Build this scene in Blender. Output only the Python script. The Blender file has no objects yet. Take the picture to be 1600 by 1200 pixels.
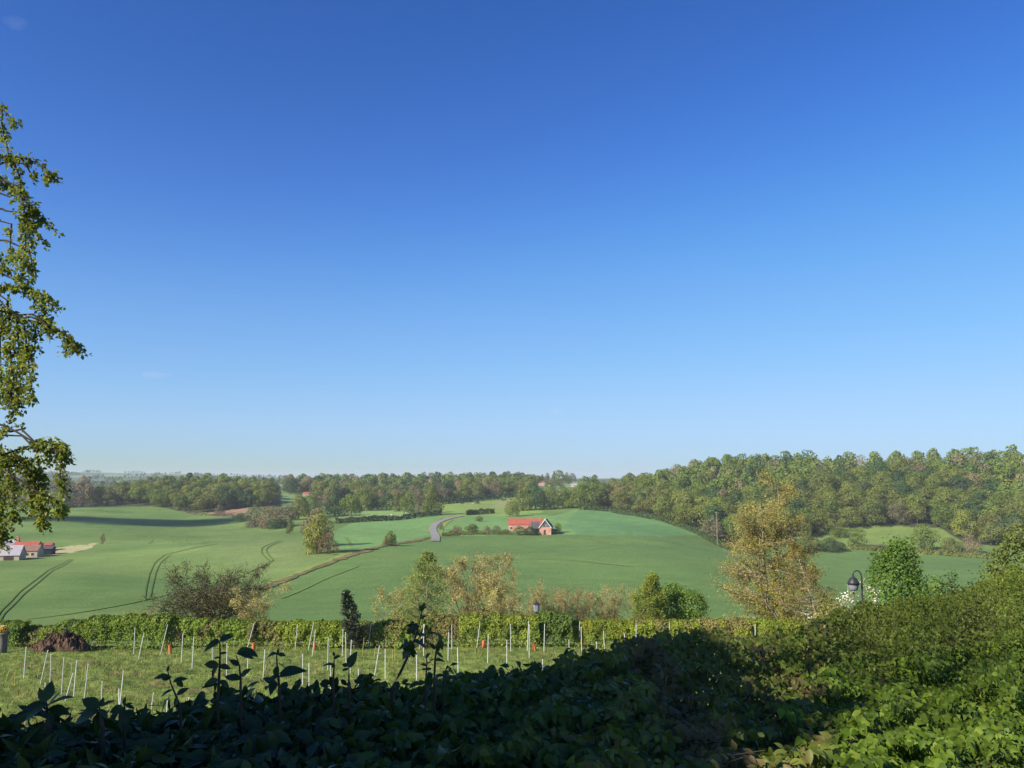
import bpy, math, random
import numpy as np
from math import radians, sin, cos, tan, pi, sqrt, log, exp
rng = np.random.default_rng(11)
random.seed(5)
SC = bpy.context.scene
COL = SC.collection
CAMZ = 40.0
F = 1320.0
PITCH = radians(6.27)
CP, SP = cos(PITCH), sin(PITCH)

# ------------------------------------------------------------------ camera
cd = bpy.data.cameras.new("camera")
cam = bpy.data.objects.new("camera", cd); COL.objects.link(cam)
cam.location = (0, 0, CAMZ); cam.rotation_euler = (pi/2 + PITCH, 0, 0)
cd.sensor_fit = 'HORIZONTAL'; cd.sensor_width = 36.0; cd.lens = 36.0*F/1600.0
cd.clip_start = 0.1; cd.clip_end = 30000
SC.camera = cam

def ray(px, py):
    """slopes (x/y, z/y) of the sight line through a point of the photograph"""
    v = (600-py)/F; w = (px-800)/F
    yc = CP - v*SP
    return w/yc, (SP + v*CP)/yc
def project(x, y, z):
    z = z-CAMZ
    d = y*CP + z*SP; up = -y*SP + z*CP
    return 800+F*x/d, 600-F*up/d
def at(px, py, D):
    u, s = ray(px, py)
    return np.array((u*D, D, CAMZ+s*D))

# ------------------------------------------------------------------ sun direction (towards the sun)
SUN_AZ, SUN_EL = radians(234), radians(31)     # clockwise from +Y
SUNV = np.array((sin(SUN_AZ)*cos(SUN_EL), cos(SUN_AZ)*cos(SUN_EL), sin(SUN_EL)))

# ------------------------------------------------------------------ object helpers
def link(o, parent=None):
    COL.objects.link(o)
    if parent is not None: o.parent = parent
    return o
def tag(o, label=None, cat=None, group=None, kind=None):
    if label: o['label'] = label
    if cat: o['category'] = cat
    if group: o['group'] = group
    if kind: o['kind'] = kind
    return o
def thing(name, label, cat, loc=(0, 0, 0), rz=0.0, group=None):
    o = bpy.data.objects.new(name, None); link(o)
    o.empty_display_size = 0.2
    o.location = [float(c) for c in loc]; o.rotation_euler = (0, 0, rz)
    return tag(o, label, cat, group)
def mesh(name, V, faces, mats, smooth=False, mi=None, attr=None):
    """faces: list of int arrays (n,3)/(n,4), or one of them"""
    if not isinstance(faces, (list, tuple)): faces = [faces]
    V = np.asarray(V, np.float32).reshape(-1, 3)
    me = bpy.data.meshes.new(name)
    me.vertices.add(len(V)); me.vertices.foreach_set('co', V.ravel())
    loops = np.concatenate([np.asarray(f, np.int32).ravel() for f in faces]) if faces else np.zeros(0, np.int32)
    tot = np.concatenate([np.full(len(f), f.shape[1], np.int32) for f in faces])
    start = np.concatenate([[0], np.cumsum(tot)[:-1]]).astype(np.int32)
    me.loops.add(len(loops)); me.loops.foreach_set('vertex_index', loops)
    me.polygons.add(len(tot)); me.polygons.foreach_set('loop_start', start)
    me.polygons.foreach_set('use_smooth', np.full(len(tot), bool(smooth)))
    if not isinstance(mats, (list, tuple)): mats = [mats]
    for m in mats: me.materials.append(m)
    if mi is not None: me.polygons.foreach_set('material_index', np.asarray(mi, np.int32))
    if attr is not None:
        a = me.attributes.new('landcol', 'FLOAT_COLOR', 'POINT')
        c = np.ones((len(V), 4), np.float32); c[:, :3] = attr
        a.data.foreach_set('color', c.ravel())
    me.update(calc_edges=True); me.validate()
    return me
def obj(name, me, parent=None):
    return link(bpy.data.objects.new(name, me), parent)
class MB:
    """collects boxes, tubes, lathes; build() links ONE mesh object"""
    def __init__(s): s.V = []; s.Q = []; s.T = []; s.n = 0
    def add(s, V, Q=None, T=None):
        V = np.asarray(V, float).reshape(-1, 3)
        s.V.append(V)
        if Q is not None and len(Q): s.Q.append(np.asarray(Q, int)+s.n)
        if T is not None and len(T): s.T.append(np.asarray(T, int)+s.n)
        s.n += len(V); return s
    def box(s, x0, x1, y0, y1, z0, z1):
        V = [(x, y, z) for z in (z0, z1) for y in (y0, y1) for x in (x0, x1)]
        return s.add(V, [(0, 2, 3, 1), (4, 5, 7, 6), (0, 1, 5, 4), (2, 6, 7, 3), (0, 4, 6, 2), (1, 3, 7, 5)])
    def tube(s, P, R, sides=6, cap=True):
        P = np.asarray(P, float); n = len(P)
        R = np.broadcast_to(np.asarray(R, float), (n,))
        d = np.gradient(P, axis=0); d /= np.linalg.norm(d, axis=1)[:, None]+1e-9
        ref = np.where(np.abs(d[:, 2:3]) > 0.9, [[1., 0, 0]], [[0, 0, 1.]])
        a = np.cross(d, ref); a /= np.linalg.norm(a, axis=1)[:, None]+1e-9
        b = np.cross(d, a)
        t = np.arange(sides)*2*pi/sides
        V = P[:, None]+R[:, None, None]*(a[:, None]*np.cos(t)[None, :, None]+b[:, None]*np.sin(t)[None, :, None])
        i = np.arange(n-1)[:, None]*sides; j = np.arange(sides)[None]; k = (j+1) % sides
        Q = np.stack([i+j, i+k, i+sides+k, i+sides+j], -1).reshape(-1, 4)
        V = V.reshape(-1, 3); T = []
        if cap:
            V = np.vstack([V, P[:1], P[-1:]]); c0, c1 = n*sides, n*sides+1
            for q in range(sides):
                T.append((c0, (q+1) % sides, q)); T.append((c1, (n-1)*sides+q, (n-1)*sides+(q+1) % sides))
        return s.add(V, Q, T)
    def lathe(s, prof, c=(0, 0, 0), sides=16):
        P = [(c[0], c[1], c[2]+z) for r, z in prof]
        n = len(prof); t = np.arange(sides)*2*pi/sides
        V = np.array([[(c[0]+r*cos(q), c[1]+r*sin(q), c[2]+z) for q in t] for r, z in prof]).reshape(-1, 3)
        i = np.arange(n-1)[:, None]*sides; j = np.arange(sides)[None]; k = (j+1) % sides
        Q = np.stack([i+j, i+k, i+sides+k, i+sides+j], -1).reshape(-1, 4)
        return s.add(V, Q)
    def build(s, name, mat, parent=None, smooth=False):
        fs = []
        if s.Q: fs.append(np.vstack(s.Q))
        if s.T: fs.append(np.vstack(s.T))
        return obj(name, mesh(name, np.vstack(s.V), fs, mat, smooth), parent)

# ------------------------------------------------------------------ materials
def _nt(name):
    m = bpy.data.materials.new(name); m.use_nodes = True
    nt = m.node_tree; nt.nodes.clear()
    out = nt.nodes.new('ShaderNodeOutputMaterial')
    return m, nt, out
def N(nt, t, **kw):
    n = nt.nodes.new(t)
    for k, v in kw.items(): setattr(n, k, v)
    return n
def ramp(nt, cols, pos=None):
    r = nt.nodes.new('ShaderNodeValToRGB'); e = r.color_ramp.elements
    n = len(cols)
    while len(e) < n: e.new(0.5)
    for i, c in enumerate(cols):
        e[i].position = pos[i] if pos else i/(max(1, n-1))
        e[i].color = (*c[:3], 1)
    return r
def mix_rgb(nt, a, b, fac, mode='MIX'):
    n = nt.nodes.new('ShaderNodeMix'); n.data_type = 'RGBA'; n.blend_type = mode
    for s, v in ((n.inputs[6], a), (n.inputs[7], b), (n.inputs[0], fac)):
        if hasattr(v, 'is_linked') or hasattr(v, 'links'): nt.links.new(v, s)
        elif isinstance(v, (int, float)): s.default_value = v
        else: s.default_value = (*v[:3], 1)
    return n.outputs[2]
def foliage(name, cols, trans=0.3, rough=0.55, spec=0.25, scale=0.6, var=0.35, tcol=None, objvar=0.08):
    m, nt, out = _nt(name); L = nt.links.new
    g = N(nt, 'ShaderNodeNewGeometry'); r = ramp(nt, cols); L(g.outputs['Random Per Island'], r.inputs[0])
    tc = N(nt, 'ShaderNodeTexCoord'); nz = N(nt, 'ShaderNodeTexNoise'); nz.inputs['Scale'].default_value = scale
    nz.inputs['Detail'].default_value = 3
    L(tc.outputs['Object'], nz.inputs['Vector'])
    mr = N(nt, 'ShaderNodeMapRange'); mr.inputs[1].default_value = 0.3; mr.inputs[2].default_value = 0.7
    mr.inputs[3].default_value = 1-var; mr.inputs[4].default_value = 1+var
    L(nz.outputs[0], mr.inputs[0])
    oi = N(nt, 'ShaderNodeObjectInfo')
    hv = N(nt, 'ShaderNodeHueSaturation')
    m1 = N(nt, 'ShaderNodeMapRange'); m1.inputs[3].default_value = 0.5-objvar*0.22; m1.inputs[4].default_value = 0.5+objvar*0.22
    L(oi.outputs['Random'], m1.inputs[0]); L(m1.outputs[0], hv.inputs['Hue'])
    mm = N(nt, 'ShaderNodeMath', operation='MULTIPLY'); mm.inputs[1].default_value = 7.31
    fr = N(nt, 'ShaderNodeMath', operation='FRACT'); L(oi.outputs['Random'], mm.inputs[0]); L(mm.outputs[0], fr.inputs[0])
    m2 = N(nt, 'ShaderNodeMapRange'); m2.inputs[3].default_value = 1-objvar*1.6; m2.inputs[4].default_value = 1+objvar*1.6
    L(fr.outputs[0], m2.inputs[0])
    mv = N(nt, 'ShaderNodeMath', operation='MULTIPLY'); L(mr.outputs[0], mv.inputs[0]); L(m2.outputs[0], mv.inputs[1])
    L(mv.outputs[0], hv.inputs['Value']); L(r.outputs[0], hv.inputs['Color'])
    p = N(nt, 'ShaderNodeBsdfPrincipled'); p.inputs['Roughness'].default_value = rough
    p.inputs['Specular IOR Level'].default_value = spec
    L(hv.outputs[0], p.inputs['Base Color'])
    if trans > 0:
        t = N(nt, 'ShaderNodeBsdfTranslucent')
        tm = mix_rgb(nt, hv.outputs[0], tcol or (1.25, 1.2, 0.55), 1.0, 'MULTIPLY'); L(tm, t.inputs[0])
        mx = N(nt, 'ShaderNodeMixShader'); mx.inputs[0].default_value = trans
        L(p.outputs[0], mx.inputs[1]); L(t.outputs[0], mx.inputs[2]); L(mx.outputs[0], out.inputs[0])
    else: L(p.outputs[0], out.inputs[0])
    return m
def plain(name, c1, c2=None, scale=4.0, rough=0.8, spec=0.2, metal=0.0, bump=0.0, detail=5, stretch=None):
    m, nt, out = _nt(name); L = nt.links.new
    c2 = c2 or tuple(x*0.75 for x in c1)
    tc = N(nt, 'ShaderNodeTexCoord'); nz = N(nt, 'ShaderNodeTexNoise'); nz.inputs['Scale'].default_value = scale
    nz.inputs['Detail'].default_value = detail
    if stretch:
        mp = N(nt, 'ShaderNodeMapping'); mp.inputs['Scale'].default_value = stretch
        L(tc.outputs['Object'], mp.inputs[0]); L(mp.outputs[0], nz.inputs['Vector'])
    else: L(tc.outputs['Object'], nz.inputs['Vector'])
    r = ramp(nt, [c1, c2], [0.35, 0.65]); L(nz.outputs[0], r.inputs[0])
    p = N(nt, 'ShaderNodeBsdfPrincipled'); p.inputs['Roughness'].default_value = rough
    p.inputs['Specular IOR Level'].default_value = spec; p.inputs['Metallic'].default_value = metal
    L(r.outputs[0], p.inputs['Base Color'])
    if bump:
        b = N(nt, 'ShaderNodeBump'); b.inputs['Strength'].default_value = bump; b.inputs['Distance'].default_value = 0.05
        L(nz.outputs[0], b.inputs['Height']); L(b.outputs[0], p.inputs['Normal'])
    L(p.outputs[0], out.inputs[0])
    return m
def brick(name, c1, c2, mortar, scale=3.0):
    m, nt, out = _nt(name); L = nt.links.new
    tc = N(nt, 'ShaderNodeTexCoord'); b = N(nt, 'ShaderNodeTexBrick'); b.inputs['Scale'].default_value = scale
    mp = N(nt, 'ShaderNodeMapping'); mp.inputs['Rotation'].default_value = (pi/2, 0, 0)
    L(tc.outputs['Object'], mp.inputs[0]); L(mp.outputs[0], b.inputs['Vector'])
    for i, c in ((1, c1), (2, c2), (3, mortar)): b.inputs[i].default_value = (*c, 1)
    nz = N(nt, 'ShaderNodeTexNoise'); nz.inputs['Scale'].default_value = 0.8; L(tc.outputs['Object'], nz.inputs[0])
    r = ramp(nt, [(0.75, 0.75, 0.75), (1.1, 1.1, 1.1)], [0.35, 0.65]); L(nz.outputs[0], r.inputs[0])
    c = mix_rgb(nt, b.outputs[0], r.outputs[0], 1.0, 'MULTIPLY')
    p = N(nt, 'ShaderNodeBsdfPrincipled'); p.inputs['Roughness'].default_value = 0.9; p.inputs['Specular IOR Level'].default_value = 0.1
    L(c, p.inputs['Base Color']); L(p.outputs[0], out.inputs[0])
    return m
def tiles(name, c1, c2, scale=4.0):
    m, nt, out = _nt(name); L = nt.links.new
    tc = N(nt, 'ShaderNodeTexCoord'); w = N(nt, 'ShaderNodeTexWave'); w.inputs['Scale'].default_value = scale
    w.inputs['Distortion'].default_value = 1.0; L(tc.outputs['Object'], w.inputs[0])
    nz = N(nt, 'ShaderNodeTexNoise'); nz.inputs['Scale'].default_value = 0.9; nz.inputs['Detail'].default_value = 6; L(tc.outputs['Object'], nz.inputs[0])
    a = N(nt, 'ShaderNodeMath', operation='MULTIPLY_ADD'); a.inputs[1].default_value = 0.3
    L(w.outputs[1], a.inputs[0]); L(nz.outputs[0], a.inputs[2])
    r = ramp(nt, [c1, c2], [0.45, 0.85]); L(a.outputs[0], r.inputs[0])
    p = N(nt, 'ShaderNodeBsdfPrincipled'); p.inputs['Roughness'].default_value = 0.85; p.inputs['Specular IOR Level'].default_value = 0.15
    L(r.outputs[0], p.inputs['Base Color']); L(p.outputs[0], out.inputs[0])
    return m

# ------------------------------------------------------------------ leaf soups
def unit(a): return a/(np.linalg.norm(a, axis=-1, keepdims=True)+1e-9)
def frames(Nn, spin=None):
    """orthonormal (t, b) with normal Nn and random spin"""
    Nn = unit(Nn); n = len(Nn)
    h = unit(rng.normal(size=(n, 3))); t = unit(np.cross(Nn, h)); return t, np.cross(Nn, t)
def cards(P, Nn, size, aspect=0.6):
    """one kinked diamond per leaf clump"""
    n = len(P); t, b = frames(Nn); size = np.broadcast_to(size, (n,))[:, None]
    Nn = unit(Nn)
    k = rng.uniform(-0.25, 0.25, (n, 1))*size
    V = np.stack([P-t*size*0.5, P+b*size*aspect*0.5+Nn*k, P+t*size*0.5, P-b*size*aspect*0.5+Nn*k], 1).reshape(-1, 3)
    Q = np.arange(n*4).reshape(n, 4)
    return V, Q
def leaf_template(kind):
    t = np.linspace(0, 1, 7)
    if kind == 'lance': w = 0.16*np.sin(pi*t**0.8)
    elif kind == 'oval': w = 0.27*np.sin(pi*t**0.85)
    elif kind == 'heart': w = 0.40*np.sin(pi*np.clip(t*0.93+0.07, 0, 1)**0.62)*(1-0.25*t); w[-1] = 0
    elif kind == 'tooth':
        t = np.linspace(0, 1, 13); w = 0.34*np.sin(pi*t**0.75); w = w*(1-0.38*(np.arange(13) % 2))
    elif kind == 'maple':
        t = np.array([0, .08, .22, .3, .42, .55, .62, .72, .85, 1.]); w = np.array([0, .22, .30, .17, .45, .5, .2, .26, .12, 0.])
    w = w.copy(); w[0] = max(w[0], 0.012)
    drop = -0.22*t**2
    mid = np.stack([t, 0*t, drop], 1)
    lf = np.stack([t, w, drop+0.28*w], 1); rt = np.stack([t, -w, drop+0.28*w], 1)
    n = len(t); V = np.vstack([mid, lf, rt]); Q = []
    for i in range(n-1):
        Q.append((i, i+1, n+i+1, n+i)); Q.append((i+1, i, 2*n+i, 2*n+i+1))
    return V, np.array(Q)
TEMPL = {k: leaf_template(k) for k in ('lance', 'oval', 'heart', 'tooth', 'maple')}
def leaves(P, axis, Nn, size, kind):
    """full leaves: axis = direction of the midrib, Nn = upper side"""
    TV, TQ = TEMPL[kind]; n = len(P)
    a = unit(axis); Nn = unit(Nn - a*np.sum(a*Nn, 1)[:, None]); b = np.cross(Nn, a)
    size = np.broadcast_to(size, (n,))[:, None, None]
    bend = rng.uniform(0.3, 1.9, (n, 1)); fold = rng.uniform(0.5, 1.5, (n, 1))
    x = TV[None, :, 0]; y = TV[None, :, 1]*fold**0.3; z = TV[None, :, 2]*bend
    V = P[:, None]+size*(x[..., None]*a[:, None]+y[..., None]*b[:, None]+z[..., None]*Nn[:, None])
    Q = (TQ[None]+(np.arange(n)*len(TV))[:, None, None]).reshape(-1, 4)
    return V.reshape(-1, 3), Q
ORD = ['', 'first', 'second', 'third', 'fourth', 'fifth', 'sixth', 'seventh', 'eighth', 'ninth', 'tenth', 'eleventh', 'twelfth', 'thirteenth',
       'fourteenth', 'fifteenth', 'sixteenth', 'seventeenth', 'eighteenth', 'nineteenth']
TENS = {20: ('twentieth', 'twenty'), 30: ('thirtieth', 'thirty'), 40: ('fortieth', 'forty'), 50: ('fiftieth', 'fifty'), 60: ('sixtieth', 'sixty')}
def ordinal(i):
    if i < 20: return ORD[i]
    t = i//10*10
    return TENS[t][0] if i % 10 == 0 else TENS[t][1]+'-'+ORD[i % 10]
# ------------------------------------------------------------------ terrain: heights interpolated between surveyed points
SURV = []
def survey(px, *pts):
    for py, D in pts:
        u, s = ray(px, py); SURV.append((u, log(D), s))
for px in (-200, 0, 400, 800, 1200, 1600, 1800):
    survey(px, (1112, 27), (1062, 33), (1013, 44), (1001, 68), (984, 96))
for px in (-250, 0, 120):
    survey(px, (966, 130), (900, 215), (875, 292), (842, 370), (824, 420), (806, 500), (793, 590), (786, 690), (770, 1000), (757, 1700), (743, 2700), (738, 3200), (746, 4600), (747, 7000))
survey(300, (966, 130), (905, 230), (860, 300), (831, 425), (803, 560), (790, 610), (770, 690), (768, 850), (757, 1600), (747, 2500), (741, 3200), (746, 4600), (747, 7000))
survey(430, (966, 130), (913, 205), (860, 285), (827, 420), (802, 515), (786, 625), (774, 720), (766, 850), (758, 1050), (752, 2000), (746, 3500), (747, 7000))
survey(600, (966, 130), (900, 212), (862, 275), (845, 320), (813, 450), (801, 540), (793, 620), (771, 800), (762, 920), (757, 1400), (748, 3000), (747, 7000))
survey(700, (966, 130), (880, 240), (838, 350), (815, 430), (791, 590), (782, 670), (769, 800), (761, 920))
survey(800, (966, 130), (900, 215), (846, 335), (832, 378), (801, 530), (776, 700), (770, 780), (763, 860), (757, 1050), (752, 1400), (748, 3000), (747, 7000))
survey(900, (966, 130), (900, 218), (851, 325), (815, 430), (797, 520), (781, 640), (766, 850), (757, 1080), (750, 1700), (748, 3000))
survey(1000, (966, 128), (880, 245), (831, 385), (807, 490), (791, 550), (767, 625), (763, 780), (752, 1400), (748, 3000), (747, 7000))
survey(1130, (966, 124), (900, 215), (866, 315), (854, 385), (820, 440), (778, 510), (746, 590), (755, 760), (750, 1500))
survey(1250, (964, 118), (902, 230), (880, 310), (859, 395), (822, 450), (778, 510), (739, 590), (754, 800), (750, 1500), (748, 7000))
survey(1400, (960, 118), (912, 215), (889, 285), (861, 390), (842, 420), (826, 450), (787, 500), (737, 575), (753, 800), (750, 1500))
survey(1550, (955, 118), (908, 215), (890, 270), (870, 375), (842, 420), (795, 480), (734, 560), (751, 800), (749, 1500))
survey(1750, (955, 118), (904, 215), (886, 270), (866, 365), (835, 420), (785, 480), (728, 560), (748, 800), (748, 1500), (748, 7000))
SURV = np.array(SURV)
KU = 2.2
_C = np.stack([SURV[:, 0]*KU, SURV[:, 1]], 1)
def _phi(r2): return 0.5*r2*np.log(r2+1e-12)
_n = len(_C)
_A = np.zeros((_n+3, _n+3)); _A[:_n, :_n] = _phi(((_C[:, None]-_C[None])**2).sum(-1))+np.eye(_n)*2e-3
_A[:_n, _n] = 1; _A[:_n, _n+1:] = _C; _A[_n, :_n] = 1; _A[_n+1:, :_n] = _C.T
_W = np.linalg.solve(_A, np.concatenate([SURV[:, 2], np.zeros(3)]))
def tps(u, L):
    u = np.asarray(u, float).ravel(); L = np.asarray(L, float).ravel(); out = np.empty(len(u))
    for a in range(0, len(u), 40000):
        q = np.stack([u[a:a+40000]*KU, L[a:a+40000]], 1)
        d = ((q[:, None]-_C[None])**2).sum(-1)
        out[a:a+40000] = _phi(d)@_W[:_n]+_W[_n]+q@_W[_n+1:]
    return out
def fold(x):   # cheap smooth pseudo noise, ~[-1,1]
    return x
def pnoise(x, y, f, seed=0):
    r = np.random.default_rng(seed); out = 0
    for k in range(7):
        a = r.uniform(0, 2*pi); ff = f*r.uniform(0.6, 1.6)
        out = out+np.sin((x*cos(a)+y*sin(a))*ff*2*pi+r.uniform(0, 7)+1.3*np.sin((x*cos(a+1.7)+y*sin(a+1.7))*ff*pi*1.3+r.uniform(0, 7)))
    return out/3.5
def ground(x, y):
    x = np.asarray(x, float); y = np.asarray(y, float); sh = np.broadcast(x, y).shape
    x, y = np.broadcast_arrays(x, y); x = x.ravel(); y = y.ravel()
    D = np.clip(y, 24.0, 7000.0); uu = x/np.clip(y, 6.0, None)
    u = np.clip(uu, -0.74, 0.74)
    z = tps(u, np.log(D))*D
    t = np.clip((y-2.6)/(25-2.6), 0, 1); t = t*t*(3-2*t)*0.55+t*0.45
    z = np.where(y < 25, -1.65*(1-t)+z*t, z)
    z = z+np.where(y < 60, 0.05*pnoise(x, y, 0.45, 3)+0.03*pnoise(x, y, 1.2, 4), 0)*np.clip((y-6)/15, 0, 1)
    z = z+0.25*pnoise(x, y, 1/60., 5)*np.clip((y-150)/200, 0, 1)
    return (CAMZ+z).reshape(sh)
def place(px, py, dmin=24.0):
    """where a sight line meets the ground"""
    u, s = ray(px, py)
    D = np.exp(np.linspace(log(dmin), log(6500), 1400))
    dz = CAMZ+s*D-ground(u*D, D)
    k = np.argmax(dz <= 0)
    if dz[k] > 0: k = len(D)-1
    if k == 0: d = D[0]
    else:
        a, b = dz[k-1], dz[k]; f = a/(a-b+1e-12); d = D[k-1]+(D[k]-D[k-1])*min(max(f, 0), 1)
    return np.array((u*d, d, float(ground(u*d, d))))

# ------------------------------------------------------------------ what grows where: outlines traced on the ground
def inside(poly, X, Y):
    c = np.zeros(X.shape, bool); n = len(poly)
    for i in range(n):
        x0, y0 = poly[i]; x1, y1 = poly[(i+1) % n]
        if y0 == y1: continue
        c ^= ((y0 > Y) != (y1 > Y)) & (X < (x1-x0)*(Y-y0)/(y1-y0)+x0)
    return c
gu = np.concatenate([np.linspace(-1.7, -0.70, 26)[:-1], np.linspace(-0.70, 0.70, 760), np.linspace(0.70, 1.7, 26)[1:]])
gL = np.concatenate([np.linspace(log(1.6), log(24), 60)[:-1], np.linspace(log(24), log(1100), 700), np.linspace(log(1100), log(6800), 90)[1:]])
GU, GL = np.meshgrid(gu, gL)
GY = np.exp(GL); GX = GU*np.maximum(GY, 6.0)
GZ = ground(GX, GY)
PX, PY = project(GX, GY, GZ)
jit = 1.3*pnoise(GX, GY, 1/9., 8)*np.clip(300/GY, 0.3, 1.0)
QX, QY = PX+jit*1.5, PY+jit*0.7
C_CROP = np.array((0.097, 0.150, 0.038)); C_CROPB = np.array((0.090, 0.148, 0.040)); C_PAST = np.array((0.150, 0.208, 0.050))
land = np.empty(GX.shape+(3,)); land[:] = C_CROP
def paint(poly, c, where=None, soft=None):
    m = inside(poly, QX, QY)
    if where is not None: m &= where
    land[m] = c
far = GY > 100
# left-hand field, brighter where the crop is thin
n1 = pnoise(GX, GY, 1/70., 21); n2 = pnoise(GX*0.35+GY*0.1, GY, 1/55., 22)
land += (np.clip(n1, -1, 1)[..., None]*0.014*np.array((1, 1.1, .4))+np.clip(n2, -1, 1)[..., None]*0.013*np.array((1.2, 1, .3)))*far[..., None]
n3 = np.sin((GX*0.94+GY*0.34)/3.4+1.5*pnoise(GX, GY, 1/90., 24))
land += (np.clip(n3-0.5, 0, 1)*0.010*(GY < 600))[..., None]*np.array((1, .9, .3))*far[..., None]
g = np.exp(-(((PX-430)/95)**2+((PY-872)/30)**2))[..., None]
land = land*(1-0.7*g*far[..., None])+0.7*g*far[..., None]*np.array((0.150, 0.185, 0.062))
g = np.exp(-(((PX-330)/140)**2+((PY-862)/14)**2))[..., None]*0.3*far[..., None]
land = land*(1-g)+g*np.array((0.140, 0.190, 0.060))
# the big bluish-green field right of the ditch
paint([(395, 990), (420, 917), (470, 893), (520, 872), (575, 858), (640, 848), (690, 842), (785, 835), (870, 834), (900, 826), (905, 794), (950, 797), (1000, 805), (1050, 817),
       (1095, 836), (1130, 856), (1180, 880), (1330, 850), (1560, 850), (1560, 935), (1330, 1000)], C_CROPB, far & (GY < 620))
band = np.exp(-((PX-760)/330)**2-((PY-872-0.02*(PX-760))/7)**2)+0.7*np.exp(-((PX-900)/260)**2-((PY-846)/5)**2)
land += (band*0.5)[..., None]*np.array((0.035, 0.030, 0.004))*far[..., None]
land[inside([(868, 836), (905, 794), (1000, 805), (1095, 836), (1040, 838)], QX, QY) & far & (GY < 620)] = np.array((0.092, 0.178, 0.060))
# fields beyond the road
paint([(480, 860), (500, 842), (560, 812), (690, 802), (735, 800), (800, 803), (870, 806), (905, 794), (872, 834), (690, 838), (640, 846), (575, 856)], np.array((0.115, 0.205, 0.060)), far & (GY < 700))
paint([(685, 822), (690, 786), (740, 782), (800, 774), (830, 777), (850, 800), (800, 806), (730, 804), (720, 812)], C_PAST, far & (GY < 860))
paint([(765, 792), (790, 781), (815, 780), (800, 796)], np.array((0.20, 0.20, 0.08)), far & (GY < 860))
paint([(540, 809), (545, 794), (600, 794), (655, 800), (640, 807), (580, 812)], np.array((0.155, 0.225, 0.070)), far & (GY < 700))
paint([(428, 794), (440, 771), (490, 769), (488, 786)], np.array((0.150, 0.215, 0.075)), far & (GY < 900))
paint([(325, 799), (390, 792), (385, 801), (355, 808), (328, 806)], np.array((0.22, 0.135, 0.080)), far & (GY < 700))
paint([(335, 804), (372, 800), (355, 808)], np.array((0.13, 0.085, 0.055)), far & (GY < 700))
paint([(78, 856), (152, 849), (142, 857), (100, 866), (78, 868)], np.array((0.30, 0.27, 0.13)), far & (GY < 500))
paint([(1180, 855), (1300, 826), (1370, 821), (1470, 824), (1500, 848), (1560, 858), (1300, 852)], np.array((0.125, 0.172, 0.042)), far & (GY < 520))
paint([(860, 834), (905, 836), (890, 826), (870, 826)], np.array((0.13, 0.20, 0.062)), far & (GY < 450))
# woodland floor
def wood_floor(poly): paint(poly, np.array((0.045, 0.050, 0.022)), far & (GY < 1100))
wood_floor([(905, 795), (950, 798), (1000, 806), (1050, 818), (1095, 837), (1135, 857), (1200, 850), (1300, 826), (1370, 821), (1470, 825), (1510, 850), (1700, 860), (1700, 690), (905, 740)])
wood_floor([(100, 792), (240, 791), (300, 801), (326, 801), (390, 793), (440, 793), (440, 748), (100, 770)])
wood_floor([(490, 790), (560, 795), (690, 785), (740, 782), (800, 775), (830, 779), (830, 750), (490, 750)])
# far hills: a patchwork of small fields and hedges
hm = GY > 950
cell = np.floor(GX/210.+0.6*np.sin(GY/500.))*7.13+np.floor(GY/330.+0.5*np.sin(GX/300.))*3.77
hv = np.abs(np.sin(cell*12.9898)*43758.5453) % 1.0
hc = np.where(hv[..., None] < 0.45, np.array((0.115, 0.19, 0.07)), np.where(hv[..., None] < 0.7, np.array((0.075, 0.115, 0.05)), np.where(hv[..., None] < 0.9, np.array((0.15, 0.20, 0.085)), np.array((0.19, 0.15, 0.10)))))
land = np.where(hm[..., None], hc, land)
# the young plantation in front of the hedge: rough grass, bare soil, mulch
nm = GY < 58
a = pnoise(GX, GY, 0.35, 31); b = pnoise(GX*0.45, GY, 0.55, 32); c = pnoise(GX, GY, 1.7, 33)
gr = np.array((0.122, 0.155, 0.038))+np.clip(a+0.6*c, -1.5, 1.5)[..., None]*np.array((0.020, 0.018, 0.006))
soil = np.clip((b+0.35*c-0.62)*2.2, 0, 1)*np.clip((42-GY)/6, 0, 1)
gr = gr*(1-0.75*soil[..., None])+0.75*soil[..., None]*np.array((0.19, 0.125, 0.062))
land = np.where(nm[..., None], gr, land)
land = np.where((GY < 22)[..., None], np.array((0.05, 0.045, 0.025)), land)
land = np.clip(land*1.3*(1+0.05*rng.normal(size=GX.shape))[..., None], 0.01, 1)
ni, nj = GX.shape
idx = np.arange(ni*nj).reshape(ni, nj)
Q = np.stack([idx[:-1, :-1], idx[:-1, 1:], idx[1:, 1:], idx[1:, :-1]], -1).reshape(-1, 4)
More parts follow.
